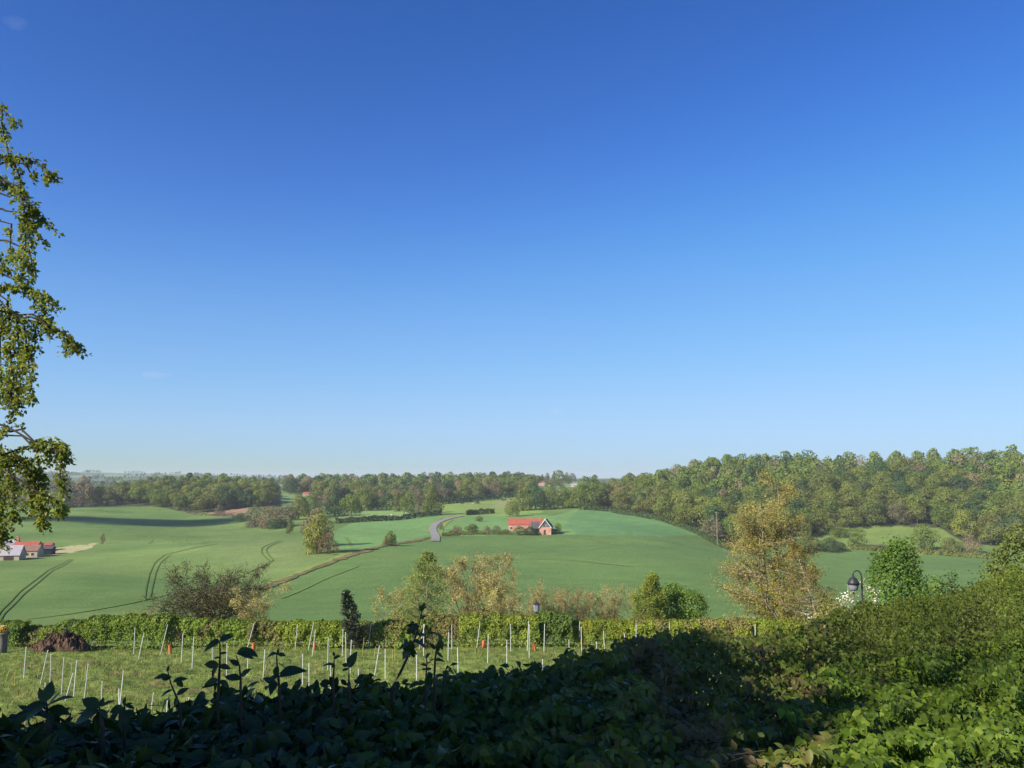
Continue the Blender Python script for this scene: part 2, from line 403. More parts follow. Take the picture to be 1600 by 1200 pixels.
def ground_mat():
    m, nt, out = _nt('field_crop_and_grass'); L = nt.links.new
    at_ = N(nt, 'ShaderNodeAttribute', attribute_name='landcol')
    tc = N(nt, 'ShaderNodeTexCoord')
    def nz(scale, lo, hi, det=4):
        t = N(nt, 'ShaderNodeTexNoise'); t.inputs['Scale'].default_value = scale; t.inputs['Detail'].default_value = det
        L(tc.outputs['Object'], t.inputs['Vector'])
        r = ramp(nt, [(lo,)*3, (hi,)*3], [0.32, 0.68]); L(t.outputs[0], r.inputs[0]); return r.outputs[0], t.outputs[0]
    a, _ = nz(0.012, 0.90, 1.10); b, _ = nz(0.13, 0.91, 1.09); c, h = nz(2.2, 0.78, 1.22, 6)
    col = mix_rgb(nt, mix_rgb(nt, mix_rgb(nt, at_.outputs[0], a, 1.0, 'MULTIPLY'), b, 1.0, 'MULTIPLY'), c, 1.0, 'MULTIPLY')
    p = N(nt, 'ShaderNodeBsdfPrincipled'); p.inputs['Roughness'].default_value = 0.95; p.inputs['Specular IOR Level'].default_value = 0.08
    L(col, p.inputs['Base Color'])
    bp = N(nt, 'ShaderNodeBump'); bp.inputs['Strength'].default_value = 0.35; bp.inputs['Distance'].default_value = 0.12
    L(h, bp.inputs['Height']); L(bp.outputs[0], p.inputs['Normal']); L(p.outputs[0], out.inputs[0])
    return m
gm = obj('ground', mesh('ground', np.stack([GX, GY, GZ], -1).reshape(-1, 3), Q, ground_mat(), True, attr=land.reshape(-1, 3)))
tag(gm, kind='structure')

def drape(name, pts, width, mat, lift=0.12, step=3.0, kind='structure', jw=0.0, parent=None):
    """a ribbon laid along the ground through points of the photograph"""
    W = np.array([place(*p) for p in pts])
    seg = np.linalg.norm(np.diff(W[:, :2], axis=0), axis=1); t = np.concatenate([[0], np.cumsum(seg)])
    k = max(6, int(t[-1]/step)); tt = np.linspace(0, t[-1], k)
    x = np.interp(tt, t, W[:, 0]); y = np.interp(tt, t, W[:, 1])
    for _ in range(3):
        x[1:-1] = (x[:-2]+2*x[1:-1]+x[2:])/4; y[1:-1] = (y[:-2]+2*y[1:-1]+y[2:])/4
    d = np.stack([np.gradient(x), np.gradient(y)], 1); d /= np.linalg.norm(d, axis=1)[:, None]
    nx, ny = -d[:, 1], d[:, 0]
    wd = width*(1+jw*rng.normal(size=k)*0.5)
    V = []
    for f in (-0.5, -0.17, 0.17, 0.5):
        X = x+nx*wd*f; Y = y+ny*wd*f; V.append(np.stack([X, Y, ground(X, Y)+lift], 1))
    V = np.stack(V, 1).reshape(-1, 3)
    i = np.arange(k-1)[:, None]*4; j = np.arange(3)[None]
    Qd = np.stack([i+j, i+4+j, i+4+j+1, i+j+1], -1).reshape(-1, 4)
    return V, Qd
def drape_obj(name, lines, mat, **kw):
    b = MB()
    for pts, w in lines:
        V, Qd = drape(name, pts, w, mat, **kw); b.add(V, Qd)
    o = b.build(name, mat, None, True); tag(o, kind='structure'); return o
m_track = plain('wheel_mark_soil', (0.125, 0.190, 0.050), (0.098, 0.152, 0.042), 0.5, 1.0, 0.0)
m_faint = plain('trodden_crop', (0.150, 0.225, 0.060), (0.130, 0.200, 0.055), 0.3, 1.0, 0.0)
m_road = plain('road_tarmac', (0.275, 0.262, 0.232), (0.235, 0.222, 0.195), 0.6, 0.9, 0.1)
m_ditch = plain('ditch_bank_soil', (0.23, 0.175, 0.09), (0.085, 0.105, 0.036), 0.25, 1.0, 0.0)
m_verge = plain('rank_verge_grass', (0.235, 0.28, 0.078), (0.18, 0.25, 0.062), 0.3, 1.0, 0.0)
drape_obj('tractor_track', [([(-25, 982), (0, 955), (30, 925), (60, 903), (85, 886), (109, 874)], .33), ([(-18, 985), (5, 959), (35, 930), (65, 906), (90, 888), (113, 875)], .33)], m_track)
drape_obj('tractor_track', [([(226, 934), (228, 918), (233, 898), (241, 880), (258, 867)], .33), ([(234, 934), (238, 915), (243, 895), (250, 880), (266, 868)], .33)], m_track)
drape_obj('tractor_track', [([(400, 891), (425, 880), (409, 866), (408, 857), (420, 851), (436, 845)], .5), ([(383, 897), (400, 889), (418, 880), (430, 878), (418, 866), (415, 858), (425, 852), (440, 846)], .5)], m_track)
drape_obj('trodden_path', [([(40, 968), (120, 958), (200, 944), (260, 930), (330, 916), (378, 900)], .7), ([(258, 867), (290, 859), (340, 850)], .8), ([(232, 850), (238, 845), (230, 832)], .9),
          ([(440, 935), (500, 908), (560, 885)], .8), ([(541, 840), (546, 848), (548, 853)], 1.0), ([(256, 829), (263, 838), (272, 848)], .6), ([(281, 831), (289, 840), (296, 850)], .6), ([(305, 834), (314, 842), (320, 850)], .6), ([(150, 862), (190, 858), (240, 852), (300, 849)], .5), ([(700, 880), (800, 872), (900, 876), (990, 886)], .6), ([(981, 828), (985, 835)], 1.3)], m_faint)
drape_obj('road', [([(680, 846), (681, 838), (677, 832), (676, 825), (682, 818), (692, 813), (708, 809), (722, 806)], 3.4)], m_road, lift=0.25)
drape_obj('ditch', [([(405, 922), (430, 912), (470, 897), (515, 880), (545, 869), (575, 859), (620, 850), (655, 844), (676, 840)], 3.2)], m_ditch, lift=0.18, jw=0.7)
drape_obj('verge', [([(430, 910), (470, 894), (515, 876), (550, 864)], 3.0), ([(517, 866), (530, 866), (548, 863)], 5.0), ([(668, 833), (671, 824), (680, 815), (690, 810)], 1.4), ([(690, 836), (690, 826), (697, 818), (706, 812)], 1.6)], m_verge, lift=0.15, jw=0.6)

# ------------------------------------------------------------------ sky, sun, air
w = bpy.data.worlds.new("World"); SC.world = w; w.use_nodes = True
nt = w.node_tree; nt.nodes.clear()
sk = nt.nodes.new('ShaderNodeTexSky'); sk.sky_type = 'NISHITA'; sk.sun_disc = False
sk.sun_elevation = SUN_EL; sk.sun_rotation = SUN_AZ; sk.altitude = 120; sk.air_density = 1.0; sk.dust_density = 0.35; sk.ozone_density = 3.0
bg = nt.nodes.new('ShaderNodeBackground'); bg.inputs[1].default_value = 0.085
wo = nt.nodes.new('ShaderNodeOutputWorld')
hs = nt.nodes.new('ShaderNodeHueSaturation'); hs.inputs['Saturation'].default_value = 1.35
nt.links.new(sk.outputs[0], hs.inputs['Color'])
SKYK = 0.1377                       # strength times exposure; the curve is the tone response of the camera
mu = nt.nodes.new('ShaderNodeVectorMath'); mu.operation = 'SCALE'; mu.inputs[3].default_value = SKYK
dv = nt.nodes.new('ShaderNodeVectorMath'); dv.operation = 'SCALE'; dv.inputs[3].default_value = 1/SKYK
cv = nt.nodes.new('ShaderNodeRGBCurve')
for i, pts in enumerate((((.034, .050), (.20, .225), (.86, .46)), ((.15, .130), (.42, .44), (1.0, .665)), ((.40, .47), (.65, .80), (.95, .97)))):
    c = cv.mapping.curves[i]
    for q in pts[:-1]: c.points.new(*q)
    c.points[0].location = (0, 0); c.points[-1].location = (1.0, pts[-1][1]+0.01)
cv.mapping.use_clip = False; cv.mapping.update()
nt.links.new(hs.outputs[0], mu.inputs[0]); nt.links.new(mu.outputs[0], cv.inputs['Color']); nt.links.new(cv.outputs[0], dv.inputs[0])
nt.links.new(dv.outputs[0], bg.inputs[0]); nt.links.new(bg.outputs[0], wo.inputs[0])
sl = bpy.data.lights.new('sun', 'SUN'); sl.energy = 5.0; sl.angle = radians(0.53); sl.color = (1.0, 0.93, 0.80)
so = bpy.data.objects.new('sun', sl); link(so)
from mathutils import Vector
so.rotation_euler = Vector(SUNV).to_track_quat('Z', 'Y').to_euler(); so.location = (-30, -30, 80)
def haze_mat(name, density, col):
    m, nt, out = _nt(name)
    v = N(nt, 'ShaderNodeVolumePrincipled'); v.inputs['Density'].default_value = density; v.inputs['Color'].default_value = (*col, 1)
    v.inputs['Anisotropy'].default_value = 0.0
    nt.links.new(v.outputs[0], out.inputs['Volume']); return m
HAZE = MB().box(-11900, 11900, -120, 7000, CAMZ-75, CAMZ+34).build('haze', haze_mat('pale_air', 0.00013, (0.86, 0.91, 1.0)))
tag(HAZE, kind='stuff')
vs = SC.view_settings; vs.view_transform = 'Standard'; vs.look = 'None'; vs.exposure = 0.7; vs.gamma = 1.0
SC.cycles.max_bounces = 6; SC.cycles.diffuse_bounces = 3; SC.cycles.transmission_bounces = 4; SC.cycles.volume_bounces = 0
SC.cycles.use_denoising = True
SC.cycles.transparent_max_bounces = 8
# ------------------------------------------------------------------ foliage and bark materials
def var3(c, d=0.35):
    return [tuple(x*(1-d) for x in c), c, tuple(min(1, x*(1+d)) for x in c)]
FM = {
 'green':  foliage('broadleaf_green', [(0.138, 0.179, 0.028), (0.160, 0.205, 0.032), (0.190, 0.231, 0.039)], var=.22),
 'dark':   foliage('dark_green_leaf', [(0.048, 0.091, 0.025), (0.058, 0.105, 0.028), (0.070, 0.119, 0.031)], trans=0.2, var=.22),
 'olive':  foliage('olive_leaf', [(0.145, 0.173, 0.036), (0.169, 0.196, 0.041), (0.195, 0.217, 0.047)], var=.22),
 'lime':   foliage('lime_green_leaf', [(0.196, 0.228, 0.036), (0.228, 0.257, 0.041), (0.257, 0.275, 0.047)], var=.22),
 'tan':    foliage('tan_bud_and_twig', [(0.200, 0.155, 0.072), (0.230, 0.180, 0.085), (0.260, 0.205, 0.099)], trans=0.1, var=.22),
 'brown':  foliage('grey_brown_twig', [(0.138, 0.122, 0.062), (0.160, 0.140, 0.070), (0.182, 0.158, 0.080)], trans=0.1, var=.22),
 'rust':   foliage('copper_bud', [(0.182, 0.113, 0.048), (0.210, 0.132, 0.055), (0.226, 0.150, 0.062)], trans=0.15, var=.22),
}
m_bark = plain('grey_bark', (0.14, 0.115, 0.09), (0.075, 0.06, 0.045), 3.0, 0.95, 0.1, bump=0.4)
m_barkpale = plain('pale_bark', (0.36, 0.29, 0.20), (0.22, 0.17, 0.115), 3.0, 0.9, 0.1, bump=0.3)
m_barkdark = plain('dark_bark', (0.050, 0.040, 0.032), (0.03, 0.025, 0.02), 3.0, 0.95, 0.1)
m_twig = plain('dead_twig', (0.33, 0.27, 0.15), (0.20, 0.16, 0.085), 2.0, 0.95, 0.05)
m_twigdark = plain('dark_twig', (0.085, 0.065, 0.045), (0.05, 0.04, 0.028), 2.0, 0.95, 0.05)

def crown_points(seed, n, w=0.42, lo=0.12, hi=1.0, lobes=11, shape='round', gap=0.0):
    """points and outward normals on a cauliflower of lobes filling a crown of unit height"""
    r = np.random.default_rng(seed); C = []; R = []
    for k in range(lobes):
        h = r.uniform(0, 1)
        if shape == 'round': e = sqrt(max(0.05, 1-(2*h-0.9)**2/1.35))
        elif shape == 'cone': e = 0.08+0.95*(1-h)
        elif shape == 'column': e = 0.55+0.45*sin(pi*h)
        else: e = 0.75+0.25*sin(pi*h)
        a = k*2.39996+r.uniform(-.4, .4); rr = w*e*r.uniform(0.35, 0.72)
        rad = w*r.uniform(0.34, 0.58)*(0.65+0.35*e)
        if shape == 'cone': rad *= 0.35+0.65*(1-h)
        z = lo+rad*0.62+(hi-lo-rad*1.5)*h
        C.append((cos(a)*rr, sin(a)*rr, z)); R.append(rad)
    C.append((0, 0, (lo+hi)/2+0.05)); R.append(w*0.62)
    C.append((0, 0, hi-w*0.45)); R.append(w*0.42)
    C = np.array(C); R = np.array(R)
    pk = r.choice(len(R), size=n*2, p=R**2/(R**2).sum())
    d = unit(r.normal(size=(n*2, 3))); d[:, 2] = np.where(d[:, 2] < -0.8, -d[:, 2]*0.6, d[:, 2])
    q = 1-0.28*r.random(n*2)**2
    q *= 1+0.10*np.sin(d[:, 0]*9+pk)*np.sin(d[:, 1]*8+pk*2)
    P = C[pk]+d*(R[pk]*q)[:, None]
    # drop what lies deep inside another lobe
    D2 = np.linalg.norm(P[:, None]-C[None], axis=2)/R[None]
    D2[np.arange(len(P)), pk] = 9
    keep = (D2.min(1) > 0.72) | (r.random(len(P)) < 0.12)
    P, d = P[keep][:n], d[keep][:n]
    return P, d
PROTO = {}
def proto(kind, k):
    """shared meshes of a far tree, unit height: (crown, trunk)"""
    key = (kind, k)
    if key in PROTO: return PROTO[key]
    sd = sum(ord(c) for c in kind)*31+k*7
    bare = kind in ('tan', 'brown', 'rust')
    w = [0.40, 0.44, 0.42, 0.37][k % 4]; lo = [0.03, 0.00, 0.05, 0.02][k % 4]
    P, d = crown_points(sd, 2300, w, lo, 1.0, [11, 14, 9, 12][k % 4])
    if bare:
        P = P*np.array((1, 1, 1)); r = np.random.default_rng(sd); P = P*(1-0.10*r.random((len(P), 1)))
    nn = unit(d*1.0+rng.normal(size=d.shape)*0.24)
    V, Q = cards(P, nn, rng.uniform(0.030, 0.060, len(P))*(0.8 if bare else 1.0), 0.75)
    cm = mesh('crown', V, Q, FM[kind])
    b = MB(); b.tube([(0, 0, -0.03), (0.01, 0, 0.2), (0, 0.01, 0.45), (0.01, 0, 0.75)], [.022, .017, .012, .004], 6)
    for q in range(5):
        a = q*1.3+k; h = 0.18+0.09*q
        b.tube([(0, 0, h), (cos(a)*.10, sin(a)*.10, h+.14), (cos(a)*.2, sin(a)*.2, h+.26)], [.010, .007, .003], 5)
    tm = mesh('trunk', np.vstack(b.V), [np.vstack(b.Q), np.vstack(b.T)], m_bark)
    PROTO[key] = (cm, tm, V, Q)
    return PROTO[key]
def far_tree(name, label, x, y, h, kind, k, group=None, wid=1.0, cat='tree', sink=0.02, rz=None):
    cm, tm, _, _ = proto(kind, k)
    t = thing(name, label, cat, (x, y, float(ground(x, y))-sink*h), random.uniform(0, 6.28) if rz is None else rz, group)
    for nme, me in (('crown', cm), ('trunk', tm)):
        o = obj(nme, me, t); o.scale = (h*wid, h*wid, h)
    return t

LOOK = {'green': 'fresh green', 'dark': 'dark green', 'olive': 'olive green', 'lime': 'yellow-green', 'tan': 'tan twiggy', 'brown': 'bare grey-brown', 'rust': 'coppery'}
def wood_sites(front, back, spacing, pxr, hr, mix, seed):
    """rows of trees between a front edge and a back edge; returns (row, px-ish order, x, y, h, kind)"""
    r = np.random.default_rng(seed)
    fx = np.array([q[0] for q in front], float); fd = np.array([place(*q)[1] for q in front]); bx, bd = np.array(back).T
    out = []
    for row in range(40):
        u = (pxr[0]-800)/F; any_ = False
        while u < (pxr[1]-800)/F:
            px = 800+u*F; D0 = np.interp(px, fx, fd); D1 = np.interp(px, bx, bd)
            D = D0+row*spacing*0.95+r.uniform(-.32, .32)*spacing
            if row == 0: D = D0+r.uniform(-.12, .2)*spacing
            step = spacing*r.uniform(0.72, 1.18)/max(D, 50)
            if D < D1+spacing*0.4:
                any_ = True
                kk = r.choice(len(mix), p=[m[1] for m in mix])
                h = r.uniform(*hr)*(0.86 if row == 0 else 1.0)
                out.append((row, u*D, D, h, mix[kk][0]))
            u += step
        if not any_: break
    return out
REST = []
ROWN = ['front edge', 'second row', 'third row', 'fourth row', 'fifth row', 'sixth row', 'seventh row', 'eighth row', 'ninth row', 'tenth row', 'eleventh row', 'twelfth row',
        'thirteenth row', 'fourteenth row', 'fifteenth row', 'sixteenth row', 'seventeenth row', 'eighteenth row']
def plant_wood(sites, where, group, keep, first_kind_phrase='tree'):
    rows = {}
    for s in sites: rows.setdefault(s[0], []).append(s)
    n = 0
    for row, L in sorted(rows.items()):
        L.sort(key=lambda s: s[1]/s[2])
        cnt = 0
        for s in L:
            px = 800+F*s[1]/s[2]
            if not (-30 < px < 1640): continue
            cnt += 1
            if n < keep:
                lab = f"{LOOK[s[4]]} tree, {ordinal(cnt)} from left in {ROWN[row]} of {where}"
                far_tree('woodland_tree', lab, s[1], s[2], s[3], s[4], random.randrange(4), group, random.uniform(1.15, 1.5))
                n += 1
            else: REST.append(s)
    return n
mixR = [('green', .38), ('dark', .13), ('olive', .31), ('lime', .05), ('tan', .06), ('brown', .07)]
R_ = wood_sites([(905, 794), (950, 796), (1000, 804), (1050, 816), (1100, 836), (1140, 856), (1180, 852), (1240, 842), (1310, 826), (1400, 820), (1470, 824), (1520, 848), (1600, 860), (1700, 862)],
                [(905, 575), (930, 615), (1000, 640), (1100, 625), (1200, 600), (1400, 580), (1700, 565)], 13.2, (908, 1650), (12.5, 16), mixR, 3)
nR = plant_wood(R_, 'the right hillside wood', 'trees of the right hillside wood', 168)
mixL = [('green', .36), ('dark', .12), ('olive', .40), ('lime', .05), ('brown', .07)]
L_ = wood_sites([(140, 788), (240, 790), (300, 800), (330, 800), (390, 792), (440, 790)], [(140, 640), (200, 690), (330, 720), (440, 700)], 13.5, (142, 428), (13, 17), mixL, 4)
nL = plant_wood(L_, 'the left wood', 'trees of the left wood', 52)
mixC = [('green', .34), ('dark', .26), ('olive', .20), ('tan', .11), ('brown', .09)]
C_ = wood_sites([(430, 771), (490, 772), (505, 788), (560, 790), (690, 784), (740, 781), (800, 775), (835, 779)], [(430, 860), (560, 900), (700, 920), (835, 900)], 14.0, (456, 832), (13.5, 17.5), mixC, 6)
nC = plant_wood(C_, 'the middle wood', 'trees of the middle wood', 76)
# the far trees of the three woods, and the woods on the distant hills, read as masses
def tree_mass(name, sites, per, label):
    r = np.random.default_rng(77); VV = []; QQ = []; mi = []; n = 0; kinds = list(FM)
    for s in sites:
        _, x, y, h, kind = s[:5]
        V, Q = proto(kind, r.integers(4))[2:]
        pick = r.choice(len(Q), per, replace=False)
        a = r.uniform(0, 6.28); ca, sa = cos(a), sin(a)
        v = V.reshape(-1, 4, 3)[pick].reshape(-1, 3)*h
        if per < 1000:
            c = v.reshape(-1, 4, 3).mean(1, keepdims=True); v = ((v.reshape(-1, 4, 3)-c)*sqrt(2000/per)+c).reshape(-1, 3)
        v = np.stack([v[:, 0]*ca-v[:, 1]*sa+x, v[:, 0]*sa+v[:, 1]*ca+y, v[:, 2]+float(ground(x, y))], 1)
        VV.append(v); QQ.append(np.arange(per*4).reshape(-1, 4)+n); n += per*4; mi.append(np.full(per, kinds.index(kind)))
    o = obj(name, mesh(name, np.vstack(VV), np.vstack(QQ), [FM[k] for k in kinds], mi=np.concatenate(mi)))
    return tag(o, label, None, None, 'stuff')
tree_mass('woodland', REST, 520, 'far rows of the woods, seen as one mass of crowns')
r = np.random.default_rng(9); FARS = []
for _ in range(190):       # hedgerows and copses on the hills beyond
    D = exp(r.uniform(log(980), log(3300))); px = r.uniform(-60, 470) if r.random() < 0.8 else r.uniform(470, 950)
    u = (px-800)/F; y = D; x = u*D
    for q in range(r.integers(4, 11)):
        dx = q*11*cos(D); dy = q*3*sin(D*3)
        FARS.append((0, x+dx+r.uniform(-3, 3), y+dy+r.uniform(-6, 6), r.uniform(6, 11), r.choice(['green', 'dark', 'olive', 'brown', 'dark'])))
tree_mass('distant_woodland', FARS, 60, 'hedgerows and copses on the hazy far hills')
# ------------------------------------------------------------------ single trees and bushes of the middle distance
def spot(px, py, hp, wp, kind, k, label, name='tree', group=None, cat=None):
    p = place(px, py); h = hp*p[1]/F/0.88
    cm, tm, V, Q = proto(kind, k)
    wid = wp*p[1]/F/(2*h*[0.40, 0.44, 0.42, 0.37][k % 4]*1.05)
    return far_tree(name, label, p[0], p[1], h, kind, k, group, wid*1.08, cat or name.split('_')[-1], sink=0.12)
SPOTS = [  # px, base y, height, width, kind, shape, label
 (20, 792, 50, 60, 'brown', 1, 'grey-brown tree on the skyline side of the left field, behind the hanging branches'),
 (62, 793, 48, 46, 'tan', 2, 'tan twiggy tree at the far edge of the left field, below the hanging branch tips'),
 (98, 793, 54, 44, 'brown', 1, 'tall grey-brown tree just right of the hanging branch tips'),
 (128, 791, 50, 40, 'tan', 0, 'tan twiggy tree left of the left wood'),
 (152, 790, 30, 34, 'olive', 1, 'low olive bush between a tan tree and the left wood'),
 (343, 806, 18, 20, 'brown', 1, 'small grey-brown bush at the left tip of the ploughed strip'),
 (398, 823, 34, 44, 'brown', 1, 'brown leafless thicket below the ploughed strip, leftmost'),
 (420, 825, 36, 44, 'tan', 1, 'tan thicket below the ploughed strip, between a brown thicket and green bush'),
 (446, 823, 34, 44, 'brown', 2, 'brown thicket right of the tan thicket below the ploughed strip'),
 (432, 826, 16, 30, 'dark', 1, 'low dark green bush at the foot of the brown thickets'),
 (378, 815, 14, 26, 'dark', 1, 'low dark bush at the left foot of the brown thickets'),
 (466, 812, 40, 34, 'olive', 0, 'olive tree behind the brown thickets'),
 (484, 808, 34, 34, 'green', 1, 'green tree behind the big two-tone clump, on its left'),
 (452, 834, 18, 12, 'olive', 0, 'thin small tree standing in the crop left of the two-tone clump'),
 (524, 806, 36, 38, 'dark', 1, 'dark green round tree right behind the two-tone clump'),
 (548, 810, 38, 38, 'green', 2, 'green round tree left of the bright paddock'),
 (566, 798, 36, 34, 'green', 1, 'green tree on the top left corner of the bright paddock'),
 (520, 790, 38, 30, 'olive', 1, 'olive tree standing right of the little red-roofed house'),
 (582, 797, 28, 32, 'green', 1, 'round green tree, first of the row along the paddock top'),
 (604, 797, 28, 32, 'dark', 1, 'round dark tree, second of the row along the paddock top'),
 (624, 799, 32, 32, 'green', 1, 'round green tree, third of the row along the paddock top'),
 (642, 801, 34, 32, 'green', 1, 'round green tree, fourth of the row along the paddock top'),
 (655, 802, 40, 24, 'brown', 0, 'tall grey-brown tree between round green trees at the paddock corner'),
 (674, 804, 46, 32, 'green', 0, 'tallest green tree at the right corner of the paddock row'),
 (818, 798, 36, 34, 'green', 1, 'green tree at the right edge of the pale pasture'),
 (836, 797, 42, 36, 'dark', 1, 'dark green tree right of the pale pasture, above the red roof'),
 (858, 796, 36, 40, 'green', 1, 'green tree above the slate gable of the farmstead'),
 (880, 795, 34, 36, 'olive', 1, 'olive tree between the farmstead skyline and the right wood'),
 (896, 794, 30, 32, 'green', 2, 'low green tree touching the left end of the right wood'),
 (918, 796, 52, 44, 'green', 1, 'broad bright green tree at the left corner of the right wood'),
 (801, 807, 25, 28, 'lime', 1, 'lone yellow-green tree leaning on the pasture above the red roof'),
 (749, 815, 9, 13, 'olive', 1, 'small round bush alone in the field above the farm garden'),
 (610, 853, 24, 19, 'olive', 0, 'small bush with tan twigs beside the ditch'),
 (602, 853, 14, 16, 'tan', 1, 'tan scrub at the left foot of the small ditch bush'),
 (689, 828, 13, 9, 'brown', 1, 'dark brown bush on the right bank of the road'),
 (704, 836, 7, 14, 'olive', 1, 'low olive bush at the left end of the farm garden'),
 (714, 834, 14, 18, 'rust', 1, 'coppery bush in the farm garden near the road'),
 (738, 834, 15, 26, 'olive', 1, 'olive bush in the middle of the farm garden'),
 (760, 833, 12, 18, 'tan', 1, 'tan bush right of the middle of the farm garden'),
 (776, 833, 12, 20, 'brown', 1, 'brown bush near the red roof in the farm garden'),
 (790, 834, 7, 16, 'olive', 1, 'low olive bush at the left foot of the red-roofed barn'),
 (872, 832, 15, 11, 'lime', 1, 'small yellow-green bush right of the utility pole by the slate gable'),
 (866, 834, 8, 14, 'olive', 1, 'low olive shrub against the pink gable house, on its right'),
 (838, 835, 5, 14, 'olive', 1, 'low garden shrub left of the pink gable house'),
 (1310, 840, 18, 26, 'green', 1, 'green bush at the left end of the right-hand meadow'),
 (1340, 856, 30, 30, 'green', 1, 'round green tree in front of the right-hand meadow, left one'),
 (1445, 862, 44, 40, 'green', 1, 'large round green tree in front of the right-hand meadow, right one'),
 (1415, 858, 14, 18, 'brown', 1, 'small brown bush between the round trees before the right-hand meadow'),
 (1485, 866, 26, 34, 'olive', 1, 'olive bush right of the large round tree by the meadow'),
 (1515, 866, 34, 38, 'tan', 2, 'tan twiggy bush at the right-hand wood foot'),
 (1300, 862, 22, 36, 'dark', 1, 'dark green bush behind the golden tree at the meadow corner'),
 (1262, 862, 26, 40, 'olive', 1, 'olive bush behind the golden tree, left of the dark bush'),
 (1378, 862, 12, 34, 'brown', 1, 'low brown hedge bush along the front of the right-hand meadow'),
 (160, 850, 18, 9, 'tan', 0, 'small bare tree standing on the field right of the left farm'),
 (722, 787, 4, 7, 'dark', 1, 'dark speck of a bush on the pale pasture near the wood'),
 (746, 787, 5, 6, 'dark', 1, 'dark bush on the pale pasture right of the white sheep'),
 (62, 856, 9, 15, 'olive', 1, 'olive tree rising behind the red roof of the left farm'),
 (53, 857, 8, 12, 'rust', 1, 'coppery tree behind the red roof of the left farm'),
 (78, 860, 8, 8, 'olive', 1, 'olive bush at the right end of the dark shed'),
]
for q in SPOTS:
    px, py, hp, wp, kind, k, lab = q
    nm = 'tree' if ('tree' in lab.split(',')[0] and hp > 15) else 'bush'
    spot(px, py, hp, wp, kind, k, lab, nm, 'trees and bushes among the fields', nm)
# long low hedgerows
def hedgerow(name, label, pts, h, kind, n, leaf, group, depth=2.0, jag=0.35, seed=1):
    W = np.array([place(*p) for p in pts]); r = np.random.default_rng(seed)
    t = np.sort(r.uniform(0, len(W)-1, n)); i = np.minimum(t.astype(int), len(W)-2); f = (t-i)[:, None]
    P = W[i]*(1-f)+W[i+1]*f
    hh = h*(1+jag*pnoise(P[:, 0], P[:, 1], 1/(3.0*h), seed)*0.6)
    a = r.uniform(0, pi, n); rr = np.sqrt(r.uniform(0.5, 1, n))
    off = np.cos(a)*depth*0.5*rr; z = np.sin(a)*hh*rr
    base = P.copy(); P = P+np.stack([0*off, off, 0*off], 1); P[:, 2] = ground(P[:, 0], P[:, 1])+z*0.95
    nn = unit(np.stack([r.normal(size=n)*0.5, np.cos(a)*np.sign(1), np.sin(a)*0.9+0.15], 1)+r.normal(size=(n, 3))*0.35)
    V, Q = cards(P, nn, leaf*r.uniform(0.6, 1.4, n), 0.8)
    c = W.mean(0); t_ = thing(name, label, 'hedge', (0, 0, 0), 0, group)
    o = obj('foliage', mesh('foliage', V, Q, FM[kind]), t_)
    b = MB()
    for k in range(40):
        q = base[r.integers(n)]; b.tube([(q[0], q[1], q[2]-.2), (q[0]+r.normal()*.2, q[1]+r.normal()*.2, q[2]+h*.4), (q[0]+r.normal()*.5, q[1]+r.normal()*.5, q[2]+h*.8)], [.08, .05, .02], 4)
    b.build('stems', m_bark, t_); return t_
hedgerow('hedgerow', 'dark hedgerow along the lower side of the bright paddock', [(524, 818), (560, 816), (600, 814), (650, 809), (690, 804)], 3.0, 'dark', 3600, 0.7, 'field hedgerows', seed=2)
hedgerow('hedgerow', 'short olive hedge alone on the pale pasture', [(728, 805), (745, 804), (773, 802)], 3.2, 'olive', 1500, 0.7, 'field hedgerows', seed=3)
hedgerow('hedgerow', 'low mixed hedge edging the farm garden by the road', [(690, 838), (720, 836), (760, 835), (800, 835)], 1.7, 'olive', 1800, 0.45, 'field hedgerows', seed=4)
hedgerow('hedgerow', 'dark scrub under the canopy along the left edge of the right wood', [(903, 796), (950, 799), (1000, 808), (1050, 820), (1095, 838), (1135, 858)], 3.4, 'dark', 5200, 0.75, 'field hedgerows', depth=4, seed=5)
hedgerow('hedgerow', 'brown-green scrubby hedge between the right-hand meadow and the crop', [(1250, 860), (1320, 858), (1400, 862), (1470, 868), (1570, 874)], 2.6, 'olive', 4800, 0.6, 'field hedgerows', depth=3, seed=6)
hedgerow('hedgerow', 'thin dark hedge below the left wood and the ploughed strip', [(285, 800), (325, 806), (360, 808), (385, 812)], 1.6, 'brown', 1500, 0.6, 'field hedgerows', seed=7)
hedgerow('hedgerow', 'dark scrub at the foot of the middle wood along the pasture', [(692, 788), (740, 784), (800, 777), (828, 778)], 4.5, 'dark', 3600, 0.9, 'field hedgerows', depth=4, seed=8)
# the big two-tone clump in the left field is a thicket of three trees
spot(494, 854, 62, 50, 'tan', 0, 'tan bare tree forming the tall back of the two-tone clump', 'tree', 'the two-tone clump', 'tree')
spot(495, 865, 62, 42, 'lime', 0, 'yellow-olive tree at the front of the two-tone clump in the left field', 'tree', 'the two-tone clump', 'tree')
spot(512, 865, 38, 34, 'rust', 1, 'coppery low tree at the right front of the two-tone clump', 'tree', 'the two-tone clump', 'tree')

